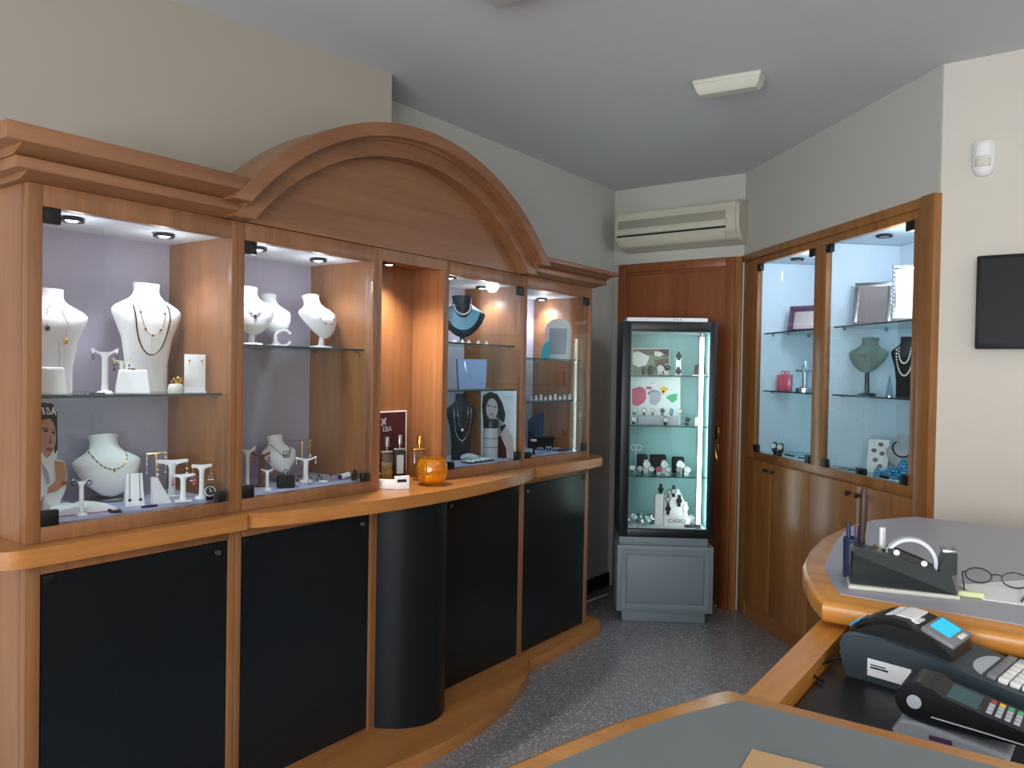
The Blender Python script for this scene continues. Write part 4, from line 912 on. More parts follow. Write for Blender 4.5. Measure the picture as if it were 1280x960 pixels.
p, h, w, rz = on_floor(168, 592, -2.24, 22); t = thing('pendant_board', 'white folded board with two dark pendants in front of the short bust', 'display board', p, rz)
mb = MB(); mb.loft([[Vector((s_ * w / 2 * k, y_, z)) for s_, y_ in ((-1, d0), (1, d0), (1, d0 + .004), (-1, d0 + .004))] for z, k, d0 in ((0, 1, -.016), (h * .5, .9, -.006), (h, .82, .004))]); mb.build('front_leaf', 'white', t)
mb = MB(); mb.loft([[Vector((s_ * w / 2 * k, y_, z)) for s_, y_ in ((-1, d0), (1, d0), (1, d0 + .003), (-1, d0 + .003))] for z, k, d0 in ((0, 1, .03), (h, .82, .006))]); mb.build('back_leaf', 'white', t)
for s_, lab in ((-1, 'dark pendant hanging at left on the white folded board'), (1, 'dark pendant hanging at right on the white folded board')):
    e_ = thing('pendant', lab, 'pendant', p, rz); MB().tube([(s_ * w * .25, .0015, h), (s_ * w * .28, -.0135, h * .22)], .0007, 5).build('chain', 'gun', e_); MB().sph((s_ * w * .28, -.018, h * .2), .005, 1).build('stone', 'navy', e_)
p, h, w, rz = on_floor(198, 596, -2.215, 16, k=.2); t = thing('bracelet_ramp', 'slanting white bracelet ramp right of the folded pendant board', 'display ramp', p, rz)
mb = MB(); mb.prism([(-.018, 0), (.032, 0), (.036, .0), (-.008, h), (-.018, h)], -.011, .011, 'y'); mb.build('ramp', 'white', t)
e_ = thing('bracelet', 'silver bracelet laid down the slanting white ramp', 'bracelet', p, rz); mb = MB(); mb.tube([(-.006, -.005, h + .001), (.012, -.005, h * .57 + .001), (.034, -.005, .0035)], .0014, 6); mb.tube([(-.006, .004, h + .001), (.034, .004, .0035)], .0014, 6); mb.build('chain', 'silver', e_)
p, h, w, rz = on_floor(102, 597, -2.19, 20); tstand('little white earring tree before the magazine on the left case floor', p, h, w, style='y', rz=rz, thick=.003)
earrings(None, p, rz, h, w, .016, 'dark hoop earring on the little white earring tree', 'gun', 'hoop', 'gun', r=.004)
# magazine lying behind the little tree
p = Lx(98, -2.26, ZF, 618); t = thing('magazine', 'open magazine with red edged pages lying in the left case', 'magazine', p, face(p, .35))
for s_ in (-1, 1):
    mb = MB(); mb.loft([[Vector((s_ * x, y_, z)) for y_, z in ((-.05, 0), (.05, 0), (.05, h_), (-.05, h_))] for x, h_ in ((.001, .016), (.02, .022), (.055, .016), (.085, .008))]); mb.m(1)
    for j in range(5): mb.box(s_ * .014, s_ * .072, -.040 + j * .017, -.034 + j * .017, .0, .0235 - .0005, 0) if False else None
    mb.build('page_block', ['paper'], t)
MB().box(-.088, .088, -.053, .053, 0, .0015).build('cover', 'red', t)
p = Lx(143, -2.165, ZF, 632); mb = MB(); mb.tube([(.014 * math.cos(a), .009 * math.sin(a), .003) for a in [2 * PI * i / 16 for i in range(16)]], .0016, 6, True); mb.sph((.016, 0, .0065), .0065, 1); mb.sph((-.018, .004, .005), .005, 1, (1.6, 1, 1)); mb.m(1).sph((.024, -.004, .005), .005, 1)
lay('bracelet', 'tangled dark charm bracelet on the lilac cloth near the glass', 'bracelet', mb, ['gun', 'crystal'], p, .4)
p = Lx(56, -2.18, ZF, 636); h = Hx(56, 619, -2.18, ZF); t = thing('ring_cone', 'white ring cone half hidden by the left frame', 'ring cone', p); MB().lathe([(0, 0), (.022, 0), (.021, .004), (.005, h - .004), (0, h)], seg=18).build('cone', 'white', t); MB().tube([(.011 * math.cos(a), .011 * math.sin(a), h * .5) for a in [2 * PI * i / 16 for i in range(16)]], .0015, 6, True).build('ring', 'gun', t)
p = Lx(187, -2.175, ZF, 630); bracelet('blue beaded bracelet lying before the folded pendant board', p, .022, 'navy', 'navy', PI / 2, .003, .4)
p = Lx(271, -2.2, ZF, 622); watch('dark watch standing in the right front corner of the left case', p, face(p, .9), 'blackp', 'steel', 'ink', .022, .02, .2, .016)

# ------------------------------------------------------------------ second case
ZB = 1.4714
X = -2.28; p = Lx(316, X, ZB, 420); b = Bust('short white bust half hidden by the frame with dark pendant necklace', p, Hx(316, 356, X, ZB), spx(66, p), rows=BB, foot=.035, tilt=.28, d=.05, rz=face(p, .3))
b.necklace('thin necklace with small dark pendants on the half hidden short bust', .78, .36, .4, .001, 'silver', 4, .003, 'gun', 'gun', .006)
X = -2.36; p = Lx(347, X, ZB, 420); b = Bust('bare white short bust standing behind the half hidden one', p, Hx(347, 366, X, ZB), spx(56, p), rows=BB, foot=.04, tilt=.3, d=.055, rz=face(p, -.2))
X = -2.24; p = Lx(354, X, ZB, 426); r_ = Hx(354, 411, X, ZB) / 2
t = thing('bangle_stand', 'white C-shaped bangle standing on the second shelf', 'bangle', p, face(p, .9))
rg = []
for i in range(31):
    a = .45 + (2 * PI - .9) * i / 30; rg.append([Vector((k * math.cos(a), y_, r_ + k * math.sin(a))) for k, y_ in ((r_, -.007), (r_, .007), (r_ * .78, .007), (r_ * .78, -.007))])
MB().loft(rg).build('band', 'white', t)
for a in (.42, 2 * PI - .42): MB().sph((r_ * .89 * math.cos(a), 0, r_ + r_ * .89 * math.sin(a)), r_ * .14, 1).build('terminal', 'silver', t)
X = -2.31; p = Lx(405, X, ZB, 430, .10); b = Bust('short white bust on a small foot beside the wooden side, second shelf', p, Hx(402, 367, X, ZB), spx(66, p), rows=BB, foot=.035, tilt=.38, d=.06, rz=face(p, -.25))
b.necklace('thin silver necklace with leaf drops on the footed bust, second shelf', .75, .24, .55, .0011, 'silver', 6, .0034, 'gun')
def f2(px, ptop, X, wpx, k=.75): return on_floor(px, ptop, X, wpx, ZF, k)
X = -2.33; p = Lx(354, X, ZF, 585); b = Bust('white pointed bust with framed square pendant on the second case floor', p, Hx(352, 543, X, ZF), spx(50, p), rows=BB, foot=.03, tilt=.35, d=.05, rz=face(p, .0), footmat='grey')
b.necklace('green cord necklace carrying a framed square pendant', .78, .38, .45, .0012, 'dgreen', 0)
c = b.on(0, .42, .005); t = thing('pendant', 'dark square frame pendant in the middle of the pointed bust', 'pendant', b.loc, b.rz); s_ = .013
mb = MB(Matrix.Translation(c)); mb.tube([(-s_, 0, -s_ * .8), (s_, 0, -s_ * .8), (s_, 0, s_ * .8), (-s_, 0, s_ * .8)], .0017, 6, True); mb.build('frame', 'gun', t); MB(Matrix.Translation(c)).sph((0, .001, 0), .007, 1, (1, .4, .9)).build('stone', 'silver', t)
p, h, w, rz = f2(309, 557, -2.22, 18); tstand('slender white earring stand at the left of the second case floor', p, h, w, style='y', rz=rz, thick=.005)
p, h, w, rz = f2(326, 564, -2.28, 22); tstand('bronze earring tree between the slender stand and the pointed bust', p, h, w, 'bronze', 'y', rz, thick=.004)
earrings(None, p, rz, h, w, .030, 'amber drop earring on the bronze earring tree', 'bronze', bmat='rose', r=.0045)
p, h, w, rz = f2(334, 585, -2.185, 15); tstand('short white earring tree near the glass of the second case', p, h, w, style='y', rz=rz, thick=.0035)
earrings(None, p, rz, h, w, .014, 'tiny red earring on the short white earring tree', 'gold', bmat='red', r=.0028)
p, h, w, rz = f2(357, 594, -2.20, 20); t = thing('display_block', 'small black display block in front of the pointed bust', 'display block', p, rz); MB().box(-w / 2, w / 2, -w * .35, w * .35, 0, h, .002).build('block', 'blackm', t)
e_ = ring('silver ring resting on the small black display block', p + Vector((0, 0, h + .0003)), .008, 'silver', 'crystal', rz)
p, h, w, rz = f2(382, 570, -2.25, 26); tstand('white Y-shaped earring stand right of the pointed bust', p, h, w, style='y', rz=rz)
earrings(None, p, rz, h, w, .022, 'silver bead earring on the white Y-shaped stand of the second case', bmat='silver', r=.003)
p, h, w, rz = f2(374, 551, -2.38, 30); t = thing('earring_rail', 'gold wire earring rail at the back of the second case', 'earring stand', p, rz)
MB().tube([(-w / 2, 0, h), (w / 2, 0, h)], .0016, 6).build('rail', 'gold', t); MB().tube([(w * .1, 0, 0), (w * .1, 0, h)], .0012, 6).build('post', 'gold', t); MB().lathe([(0, 0), (.02, 0), (.018, .004), (0, .005)], (w * .1, 0, 0), 16).build('base', 'gold', t)
e_ = thing('earring', 'long pearl earring at the right end of the back gold rail', 'earring', p, rz); MB().tube([(w * .42, -.002, h), (w * .42, -.004, h - .05)], .0008, 5).build('chain', 'gold', e_); MB().sph((w * .42, -.004, h - .058), .006, 1, (1, 1, 1.5)).build('drop', 'shellw', e_)
for px, X, lab, m, st in ((372, -2.18, 'silver ring lying nearest the black block in the second case', 'silver', 'ink'), (388, -2.19, 'dark stone ring lying below the Y-shaped stand', 'steel', 'navy'), (399, -2.22, 'ring with big dark stone between the Y-shaped stand and white band', 'gun', 'ink'), (414, -2.19, 'black stone ring lying near the middle of the second case front', 'silver', 'ink'), (425, -2.22, 'silver ring lying beside the rolled white strap', 'silver', 'crystal')):
    ring(lab, Lx(px, X, ZF, 603), .010, m, st, .5)
bracelet('white cord bracelet lying on the cloth of the second case', Lx(404, -2.20, ZF, 603), .016, 'whitep', None, .6, .004, .6)
p, h, w, rz = f2(431, 591, -2.22, 22); t = thing('wristwatch', 'white strapped watch rolled up on the second case floor', 'watch', p, rz + .5); MB().cyl((-.02, 0, .0105), (.02, 0, .0155), .010, .010, 16).build('strap', 'white', t); MB().cyl((-.022, 0, .010), (-.027, 0, .0095), .0095, .009, 16).build('case_body', 'navy', t)
p, h, w, rz = f2(452, 587, -2.2, 11); t = thing('figurine', 'tiny black figurine at the right corner of the second case', 'figurine', p, rz); MB().lathe([(0, 0), (.010, 0), (.011, .004), (.008, .012), (.010, .024), (.006, .030), (.007, .036), (.0, .042)], seg=14).build('body', 'blackm', t)
bracelet('clear bead bracelet leaning beside the tiny black figurine', Lx(460, -2.21, ZF, 600), .011, 'silver', 'crystal', .3, .0026, .8)

# ------------------------------------------------------------------ open niche on the ledge
ZN = .9451
print_('brand_sign', 'burgundy sign with pale lettering standing at the back of the niche', 'sign', (-2.268, 0, 0), (1, 0, 0), [(466, 515), (508.5, 513), (508, 588), (466, 594)],
    [('burg', [(466, 516.5), (507, 514.5), (506.5, 587), (466, 592)]), ('frost', [(476, 524), (478, 523), (483, 530), (481, 531)]), ('frost', [(481, 522.5), (483.5, 522.5), (478, 532), (475.5, 532)]), ('frost', [(477, 527), (482, 526.5), (482, 528), (477, 528.5)])], .008, zmin=ZN)
mb = MB(Matrix.Identity(4)); pt = at_x(484, 536.5, -2.266)
mb.text('EBA', .030, Matrix.Rotation(PI / 2, 4, 'Z') @ UPR, .0004); o = lay('sign_lettering', 'three pale capital letters on the burgundy sign in the niche', 'lettering', mb, 'frost', pt)
sg_ = [q for q in bpy.data.objects if q.name.startswith('brand_sign')][0]; sg_.name = 'burgundy_sign'
o.parent = sg_; o.location = o.location - sg_.location; del o['category']; del o['label']
def bottle(label, px, ptop, X, wpx, body, liq, dk=None, lab=None, cap='steel', rz=None):
    p = Lx(px, X, ZN, 585); h = Hx(px, ptop, X, ZN); w = spx(wpx, p); t = thing('perfume_bottle', label, 'bottle', p, face(p, .8) if rz is None else rz)
    bh = h * .66; d = w * .62
    MB().box(-w / 2, w / 2, -d / 2, d / 2, 0, bh, .004).build('flask', body, t)
    if liq: MB().box(-w / 2 + .004, w / 2 - .004, -d / 2 + .004, d / 2 - .004, .005, bh * .72, .002).build('perfume', liq, t)
    if lab: MB().box(-w * .26, w * .3, -d / 2 - .0008, -d / 2 + .0002, bh * .25, bh * .86).build('label', lab, t)
    mb = MB(); mb.box(-w * .5, w * .5, -d * .42, d * .42, bh + .001, bh + h * .05, .001); mb.build('collar', cap, t)
    mb = MB(); mb.lathe([(.005, bh + h * .05), (.005, bh + h * .12), (.011, bh + h * .13), (.011, h * .97), (.009, h), (0, h)], seg=16); mb.build('spray_cap', cap, t)
bottle('clear perfume bottle with pale gold scent at the left of the niche', 483, 546, -2.19, 15, 'perf', 'liquid')
bottle('dark perfume bottle with grey label before the burgundy sign', 499, 543.5, -2.235, 15, 'blackp', None, lab='frost')
bottle('clear empty-looking perfume bottle behind the orange glass bowl', 524, 544, -2.235, 16, 'perf', None, cap='brass')
p = Lx(491, -2.135, ZN, 592); mb = MB(); mb.box(-.055, .055, -.022, .022, 0, .006, .002); mb.m(1)
for k in range(26): mb.sph((random.uniform(-.05, .05), random.uniform(-.02, .02), .0062), .0028, 1)
lay('bead_tray', 'small navy tray of glittering beads before the perfume bottles', 'tray', mb, ['navy', 'spark'], p + Vector((-.005, 0, 0)), PI / 2)
p = Lx(498, -2.06, ZN, 603); p.x = -2.10; p.y += .012; t = thing('price_stand', 'small white corner-shaped card stand on the ledge beside the orange bowl', 'card stand', p, math.radians(35))
MB().box(-.062, .012, -.018, .014, 0, .034, .002).build('block', 'whitep', t); R_ = Matrix.Translation((.030, -.008, 0)) @ Matrix.Rotation(.5, 4, 'Z')
MB().box(-.024, .034, -.004, .004, 0, .050, .001, R_).build('card', 'paper', t); MB().box(-.014, .022, -.0048, -.0038, .026, .037, 0, R_).build('print', 'ink', t)
p = Lx(540, -2.06, ZN, 600); p.x = -2.065; p.y = at_x(540, 596, -2.065).y
r_ = spx(20, p); t = thing('glass_bowl', 'round orange glass bowl on the ledge before the niche', 'bowl', p); hb = Hx(540, 573, -2.065, ZN)
mb = MB(); pr_ = [(.0, 0.0), (r_ * .45, 0), (r_ * .75, hb * .12), (r_ * .97, hb * .38), (r_, hb * .55), (r_ * .93, hb * .82), (r_ * .82, hb), (r_ * .78, hb * .985), (r_ * .87, hb * .8), (r_ * .93, hb * .55), (r_ * .89, hb * .38), (r_ * .68, hb * .16), (r_ * .35, hb * .08), (0, hb * .07)]
mb.lathe(pr_, seg=40); mb.build('bowl', 'amber', t)
mb = MB(); mb.lathe([(0, hb * .085), (.013, hb * .085), (.013, hb * .3), (.004, hb * .32), (0, hb * .32)], (-.012, -.006, 0), 16); lay('tealight', 'small white candle inside the orange glass bowl', 'candle', mb, 'whitep', p)

# ------------------------------------------------------------------ case right of the niche
ZC1, ZC2 = 1.5194, 1.3144
X = -2.30; p = Lx(578, X, ZC1, 420); b = Bust('dark teal velvet bust with aqua collar on the top shelf', p, Hx(576, 367, X, ZC1), spx(58, p), 'teald', BB, foot=.03, tilt=.25, d=.05, rz=face(p, .9))
t = thing('necklace', 'wide aqua satin collar on the dark teal bust', 'necklace', b.loc, b.rz); rg = []
for i in range(25):
    a = -PI / 2 + PI * i / 24; c_ = math.cos(a); ti, to = .78 - .36 * c_, .76 - .62 * c_
    q1 = b.at(b.w * .42 * math.sin(a), ti, .002); q2 = b.at(b.w * .78 * math.sin(a), max(.08, to), .002); rg.append([q1, q2, q2 + Vector((0, -.003, 0)), q1 + Vector((0, -.003, 0))])
MB().loft(rg).build('collar', 'aqua', t)
b.necklace('glittering crystal necklace over the aqua collar of the teal bust', .8, .50, .36, .002, 'silver', 22, .005, 'spark')
for k, px in enumerate((568, 578, 586, 598, 608)):
    p = Lx(px, -2.175, ZC1, 428); q_ = thing('pearl_stud', 'pearl stud on a low pad, %s along the top shelf edge' % ('nearest the niche', 'second from the niche', 'third from the niche', 'fourth from the niche', 'farthest from the niche')[k], 'earring', p, 0, 'pearl studs on the top shelf')
    MB().lathe([(0, 0), (.009, 0), (.010, .002), (.006, .005), (0, .006)], seg=14).build('pad', 'whitep', q_); MB().sph((0, 0, .0095), .0052, 1).build('pearl', 'shellw', q_)
X = -2.22; p = Lx(589, X, ZC2, 480); h = Hx(589, 449, X, ZC2); w = spx(38, p); rz = face(p, .7); t = thing('gift_bag', 'blue-grey paper bag with silver cord handle on the middle shelf', 'bag', p, rz)
mb = MB(); mb.loft([[Vector((s_x * w / 2 * k, s_y, z)) for s_x, s_y in ((-1, -d_), (1, -d_), (1, d_), (-1, d_))] for z, k, d_ in ((0, .88, .022), (h * .6, .96, .018), (h, 1.0, .014))], cap=False); mb.poly([(-w * .44, -.022, .0005), (w * .44, -.022, .0005), (w * .44, .022, .0005), (-w * .44, .022, .0005)]); mb.build('bag', 'sky', t)
for yy in (-.0175, .0175): MB().tube([(w * .26 * math.sin(a), yy * (1 + .08 * math.cos(a)), h * .92 - h * .52 * math.cos(a)) for a in [-PI / 2 + PI * i / 16 for i in range(17)]], .0016, 6).build('handle', 'silver', t)
p = Lx(596, -2.165, ZC2, 487); mb = MB(); L_ = spx(60, p)
for k in range(20): mb.sph((-L_ / 2 + L_ * k / 19, .002 * (k % 2), .0036), .0036, 1)
lay('bracelet', 'straight silver bracelet laid along the middle shelf edge below the bag', 'bracelet', mb, 'silver', p, PI / 2)
X = -2.30; p = Lx(576, X, ZF, 560); b = Bust('tall dark teal necklace bust at the left of the floor below the bag', p, Hx(576, 492, X, ZF), spx(40, p), 'teald', TB, d=.045, rz=face(p, .7))
b.necklace('long silver bead necklace on the tall dark teal bust', .80, .30, .55, .0012, 'silver', 20, .003, 'silver', 'crystal', .007)
b.necklace('fine silver chain with drop pendant inside the long bead necklace', .80, .48, .34, .001, 'silver', 0, pendant='silver', pr=.007)
print_('portrait_print', 'upright print of a dark-haired woman resting her chin, right of the teal bust', 'poster', (0, 2.952, 0), (0, -1, 0), [(601.5, 488), (645, 489), (644, 576), (601, 577)],
    [('paperb', [(602, 489), (644.5, 490), (643.5, 575), (601.5, 576)]), ('hair', [(604, 494), (613, 489.5), (622, 493), (628, 503), (632, 518), (630, 530), (620, 524), (612, 530), (604, 524), (602.5, 508)]), ('skinb', ell(615, 511, 7.5, 13, 20, .2)), ('hair', [(606, 503), (609, 495), (616, 492), (613, 497), (609, 504), (607, 512)]),
     ('hair', ell(611, 507, 2.2, .8)), ('hair', ell(619, 508.5, 2, .8)), ('lips', ell(615, 518, 2.6, .9)), ('skinb', [(612, 524), (620, 521), (630, 528), (641, 545), (643.5, 575), (636, 575), (632, 552), (622, 540), (612, 534)]), ('burg', [(616, 543), (626, 545), (633, 560), (634, 575), (616, 576)]), ('hair', [(625, 533), (632, 530), (633, 532), (627, 541)]), ('grey', [(627, 495.5), (641, 496), (641, 496.6), (627, 496.1)]), ('grey', [(631, 498.4), (641, 498.8), (641, 499.2), (631, 498.8)])], .006, zmin=ZF)
X = -2.22; p = Lx(613, X, ZF, 565); h = Hx(613, 524, X, ZF); r_ = spx(9.5, p); t = thing('canister', 'pale grey round canister with black lid in front of the portrait print', 'canister', p, face(p))
MB().lathe([(0, 0), (r_ * .97, 0), (r_, .003), (r_, h * .78), (0, h * .78)], seg=28).build('body', 'frost', t); MB().lathe([(0, h * .785), (r_ * 1.02, h * .785), (r_ * 1.03, h * .98), (r_ * .96, h), (0, h)], seg=28).build('lid', 'blackp', t)
mb = MB(); mb.lathe([(r_ * 1.004, h * .52), (r_ * 1.006, h * .53), (r_ * 1.004, h * .54)], seg=28); mb.lathe([(r_ * 1.004, h * .3), (r_ * 1.006, h * .31), (r_ * 1.004, h * .32)], seg=28); mb.build('band', 'grey', t)
X = -2.24; p = Lx(586, X, ZF, 570); mb = MB(); mb.sph((0, 0, .018), .03, 3, (1.35, .7, .62)); mb.m(1)
for k in range(14): a = .15 + 2.8 * k / 13; mb.sph((.037 * math.cos(a), -.018, .014 + .015 * math.sin(a)), .003, 1)
lay('evening_purse', 'small pearly shell-shaped purse before the tall teal bust', 'purse', mb, ['frost', 'spark'], p, face(p))
p = Lx(600, -2.185, ZF, 578); mb = MB(); mb.box(-.085, .085, -.03, .03, 0, .005, .001); mb.m(1)
for k in range(90): mb.sph((random.uniform(-.08, .08), random.uniform(-.026, .026), .0085), .005, 1)
lay('crystal_strip', 'flat navy strip covered with crystal beads behind the glass, right of the niche', 'bead strip', mb, ['navy', 'spark'], p + Vector((-.012, 0, 0)), PI / 2)
p = Lx(634, -2.2, ZF, 572); bracelet('silver crystal bracelet lying before the portrait print', p, .018, 'silver', 'crystal', .8, .003, .6)

# ------------------------------------------------------------------ far right case of the long wall
ZD1, ZD2 = 1.4664, 1.2544
X = -2.27; p = Lx(696, X, ZD1, 440, .075); h = Hx(694, 397, X, ZD1); w = spx(34, p); rz = face(p, 1.25); t = thing('photo_frame', 'white arched photo frame on the top shelf of the far right case', 'photo frame', p, rz)
Rt = Matrix.Rotation(.16, 4, 'X')
def arched(w, h, k): return [(-w / 2, 0), (w / 2, 0), (w / 2, h * .72)] + [(w / 2 * math.cos(a) * k, h * .82 + h * .18 * math.sin(a)) for a in [PI * i / 10 for i in range(1, 10)]] + [(-w / 2, h * .72)]
mb = MB(Rt.inverted()); mb.prism(arched(w, h, .9), 0, .010, 'y'); mb.build('frame', 'whitep', t); mb = MB(Rt.inverted()); mb.box(-w * .34, w * .34, -.0015, .0, h * .12, h * .76); mb.build('picture', 'frost', t); 
mb = MB(Rt.inverted())
for k in range(9): mb.sph((w * .43, -.002, h * (.08 + .08 * k)), .0034, 1)
mb.build('bead_trim', 'crystal', t); MB().box(-.012, .012, .012, .045, 0, .003).build('prop', 'whitep', t)
p = Lx(682, -2.23, ZD1, 440); h = Hx(682, 426, -2.23, ZD1); t = thing('fan_card', 'turquoise quarter-round card leaning before the white photo frame', 'card', p, face(p, .8)); mb = MB(); mb.prism([(.022, 0), (-.026, 0)] + [(.022 - .048 * math.cos(a), h * math.sin(a)) for a in [PI / 2 * i / 10 for i in range(1, 11)]], 0, .003, 'y'); mb.build('card', 'turq', t); MB().box(-.02, .02, .003, .02, 0, .003).build('foot', 'turq', t)
for k in range(9):
    px = 664 + k * 6; p = Lx(px, -2.20 - .012 * (k % 3), ZD2, 497); nm_ = ('first', 'second', 'third', 'fourth', 'fifth', 'sixth', 'seventh', 'eighth', 'last')[k]
    t = thing('crystal_figure', 'cut crystal ornament, %s from the left in the row' % nm_, 'ornament', p, k * .7, 'crystal ornaments in a row on the middle shelf')
    mb = MB(); hh = .020 + .010 * ((k * 37) % 3) / 2; mb.lathe([(0, 0), (.009, 0), (.010, .006), (.005, hh * .5), (.008, hh * .75), (0, hh)], seg=6); mb.build('body', 'spark', t); MB().lathe([(0, .0002), (.0075, .0004), (.0075, .002), (0, .002)], seg=6).build('base', 'steel' if k % 2 else 'aqua', t)
p = Lx(671, -2.36, ZF, 560); h = Hx(671, 513, -2.36, ZF); MBx = MB(); MBx.prism([(-.05, 0), (.035, 0), (.035, h), (-.05, h * .75)], 0, .006, 'y'); lay('blue_panel', 'plain deep blue display panel at the left of the far right case', 'panel', MBx, plain and 'navy', p, face(p, .9))
p = Lx(679, -2.30, ZF, 563); h = Hx(679, 546, -2.30, ZF); w = spx(26, p); t = thing('jewel_box', 'black jewel box behind the two blue bows', 'box', p, PI / 2); MB().box(-w / 2, w / 2, -.03, .03, 0, h * .6, .002).build('body', 'blackm', t); MB().box(-w / 2, w / 2, -.03, .03, h * .6 + .001, h, .002).build('lid', 'blackm', t)
p = Lx(667, -2.2, ZF, 570); h = Hx(667, 548, -2.2, ZF); t = thing('earring_stand', 'white flower-topped black stand in the left corner of the far right case', 'earring stand', p, 0)
MB().cyl((0, 0, 0), (0, 0, h * .8), .006, .005).build('stem', 'blackm', t); mb = MB(); [mb.sph((.010 * math.cos(a), .010 * math.sin(a), h * .88), .007, 1) for a in [2 * PI * i / 5 for i in range(5)]]; mb.build('flower', 'whitep', t); MB().lathe([(0, 0), (.012, 0), (.011, .004), (0, .005)], seg=14).build('base', 'blackm', t)
for k, px in enumerate((675, 686)):
    p = Lx(px, -2.19, ZF, 566); t = thing('bow_brooch', ('blue crystal bow brooch nearer the black corner stand', 'blue crystal bow brooch farther along, nearer the door')[k], 'brooch', p, face(p, .7)); 
    mb = MB()
    for s_ in (-1, 1): mb.tube([(s_ * (.008 + .008 * math.cos(a)), 0, .016 + .014 * math.sin(a)) for a in [2 * PI * i / 14 for i in range(14)]], .0032, 6, True)
    mb.build('loops', 'sky', t); MB().sph((0, -.003, .016), .005, 1).build('knot', 'crystal', t)
p = Lx(703, -2.21, ZF, 566); mb = MB(); mb.box(-.085, .085, -.04, .04, 0, .004, .001); mb.m(1)
for k in range(5): mb.tube([(-.07 + .034 * k + .013 * math.cos(a), .010 * math.sin(a) * 1.8, .0055) for a in [2 * PI * i / 14 for i in range(14)]], .0016, 5, True)
lay('bracelet_pad', 'navy pad with five thin bracelets on the far right case floor', 'display pad', mb, ['navy', 'silver'], p, PI / 2)
# ================================================================== free-standing watch case
def wx(px, off, py=560):
    p = at_pl(px, py, WC.matrix_basis @ Vector((0, off, 0)), wn); return (WC.matrix_basis.inverted() @ p).x
def wp(px, off, z, py=560): return WC.matrix_basis @ Vector((min(max(wx(px, off, py), ia + .03), ib - .02), off, z))
def wh(px, py, off, z): return at_pl(px, py, WC.matrix_basis @ Vector((0, off, 0)), wn).z - z
R33 = math.radians(33)
WF = -wn
def wprint(name, label, off, outline, polys, zmin, base='paper'):
    return print_(name, label, 'print', WC.matrix_basis @ Vector((0, off, 0)), WF, outline, polys, .003, None, base, zmin)
o = wprint('watch_poster', 'brown and olive printed card at the back of the top watch shelf', .25, [(790, 435), (837, 435.5), (837, 468.4), (790, 468.4)],
    [('olive', [(790.5, 436), (836.5, 436), (836.5, 468), (790.5, 468)]), ('brown', [(797, 437), (836, 437), (836, 446), (815, 444), (800, 442)]), ('shellw', [(791, 441), (798, 439), (812, 446), (808, 456), (798, 459), (791, 455)]), ('hair', [(824, 437), (836, 438), (836, 443), (828, 442)]), ('shellw', [(818, 439), (826, 440), (830, 443), (824, 446), (818, 444)]), ('brown', [(818, 450), (836, 448), (836, 460), (820, 458)])], WS[3])
o = wprint('flower_poster', 'white printed card with pink yellow and green flowers on the second watch shelf', .25, [(788, 471), (850.5, 471.5), (850.5, 531), (788, 531)],
    [('pink', [(790, 486), (800, 483), (807, 487), (808, 498), (804, 504), (796, 508), (790, 505)]), ('rose', ell(797, 496, 3, 4)), ('pink', ell(811, 485, 4, 2)), ('frost', [(811, 492), (818, 487), (826, 490), (826, 500), (820, 507), (812, 505)]), ('grey', [(809, 491), (815, 487), (824, 489), (824, 490), (815, 489), (810, 494)]),
     ('yellow', [(825, 485), (830, 483), (836, 486), (832, 490), (828, 494), (827, 490)]), ('burg', ell(829, 489.5, 1.6, 1.6)), ('green', [(832, 497), (838, 493), (847, 492), (846, 500), (840, 504), (836, 500)]), ('grey', [(814, 478.5), (818, 478.5), (818, 479), (814, 479)])], WS[2])
Z0, Z1, Z2, Z3 = [z + .0004 for z in WS]
def ww(label, px, off, z, strap, case, dial, r=.022, w=.018, lean=.3, dr=.017, turn=0.0): return watch(label, wp(px, off, z), R33 + turn, strap, case, dial, r, w, lean, dr)
# top shelf
ww('small black watch at the left of the top watch shelf', 802, .12, Z3, 'blackp', 'gun', 'ink', .018, .014, .3, .013)
ww('black watch second from the left on the top watch shelf', 811, .10, Z3, 'blackp', 'gun', 'ink', .022, .018, .3, .017, .3)
ww('white watch in the middle of the top watch shelf', 823, .09, Z3, 'white', 'whitep', 'white', .024, .020, .3, .019)
ww('black dialled watch just right of the white one, top watch shelf', 831, .14, Z3, 'white', 'gun', 'ink', .028, .018, .3, .018)
p = wp(846, .15, Z3); t = thing('watch_stand', 'tall white stand carrying two black dials on the top watch shelf', 'watch stand', p, R33); h = wh(846, 441, .15, Z3)
MB().prism([(-.016, 0), (.016, 0), (.014, h * .7), (.010, h), (-.010, h), (-.014, h * .7)], 0, .008, 'y').build('board', 'white', t); MB().box(-.02, .02, -.01, .03, 0, .004, .001).build('foot', 'white', t)
for zz, lab in ((h * .86, 'upper black watch on the tall white stand'), (.024, 'lower black watch on the tall white stand')):
    t = thing('wristwatch', lab, 'watch', p + Vector((0, 0, zz)), R33); MB(Matrix.Rotation(PI / 2, 4, 'X')).lathe([(0, .0005), (.015, .0005), (.016, .004), (.014, .007), (0, .007)], seg=20).build('case_body', 'gun', t); MB(Matrix.Rotation(PI / 2, 4, 'X')).lathe([(0, .0073), (.012, .0073), (.012, .0071)], seg=18).build('dial', 'ink', t); MB().box(-.008, .008, -.0022, -.0004, -.024, .024).build('strap', 'blackp', t)
p = wp(874, .16, Z3); t = thing('watch_box', 'slanted brown watch box before the lit tube, top watch shelf', 'box', p, R33 - .3)
MB().loft([[Vector((s_ * .036, y_, z)) for s_, y_ in ((-1, a_), (1, a_), (1, .04), (-1, .04))] for z, a_ in ((0, -.03), (.03, -.018), (.062, .014))]).build('lid', 'brownc', t); MB().box(-.040, .040, -.034, .044, -.0003, .006, .001).build('tray', 'whitep', t)
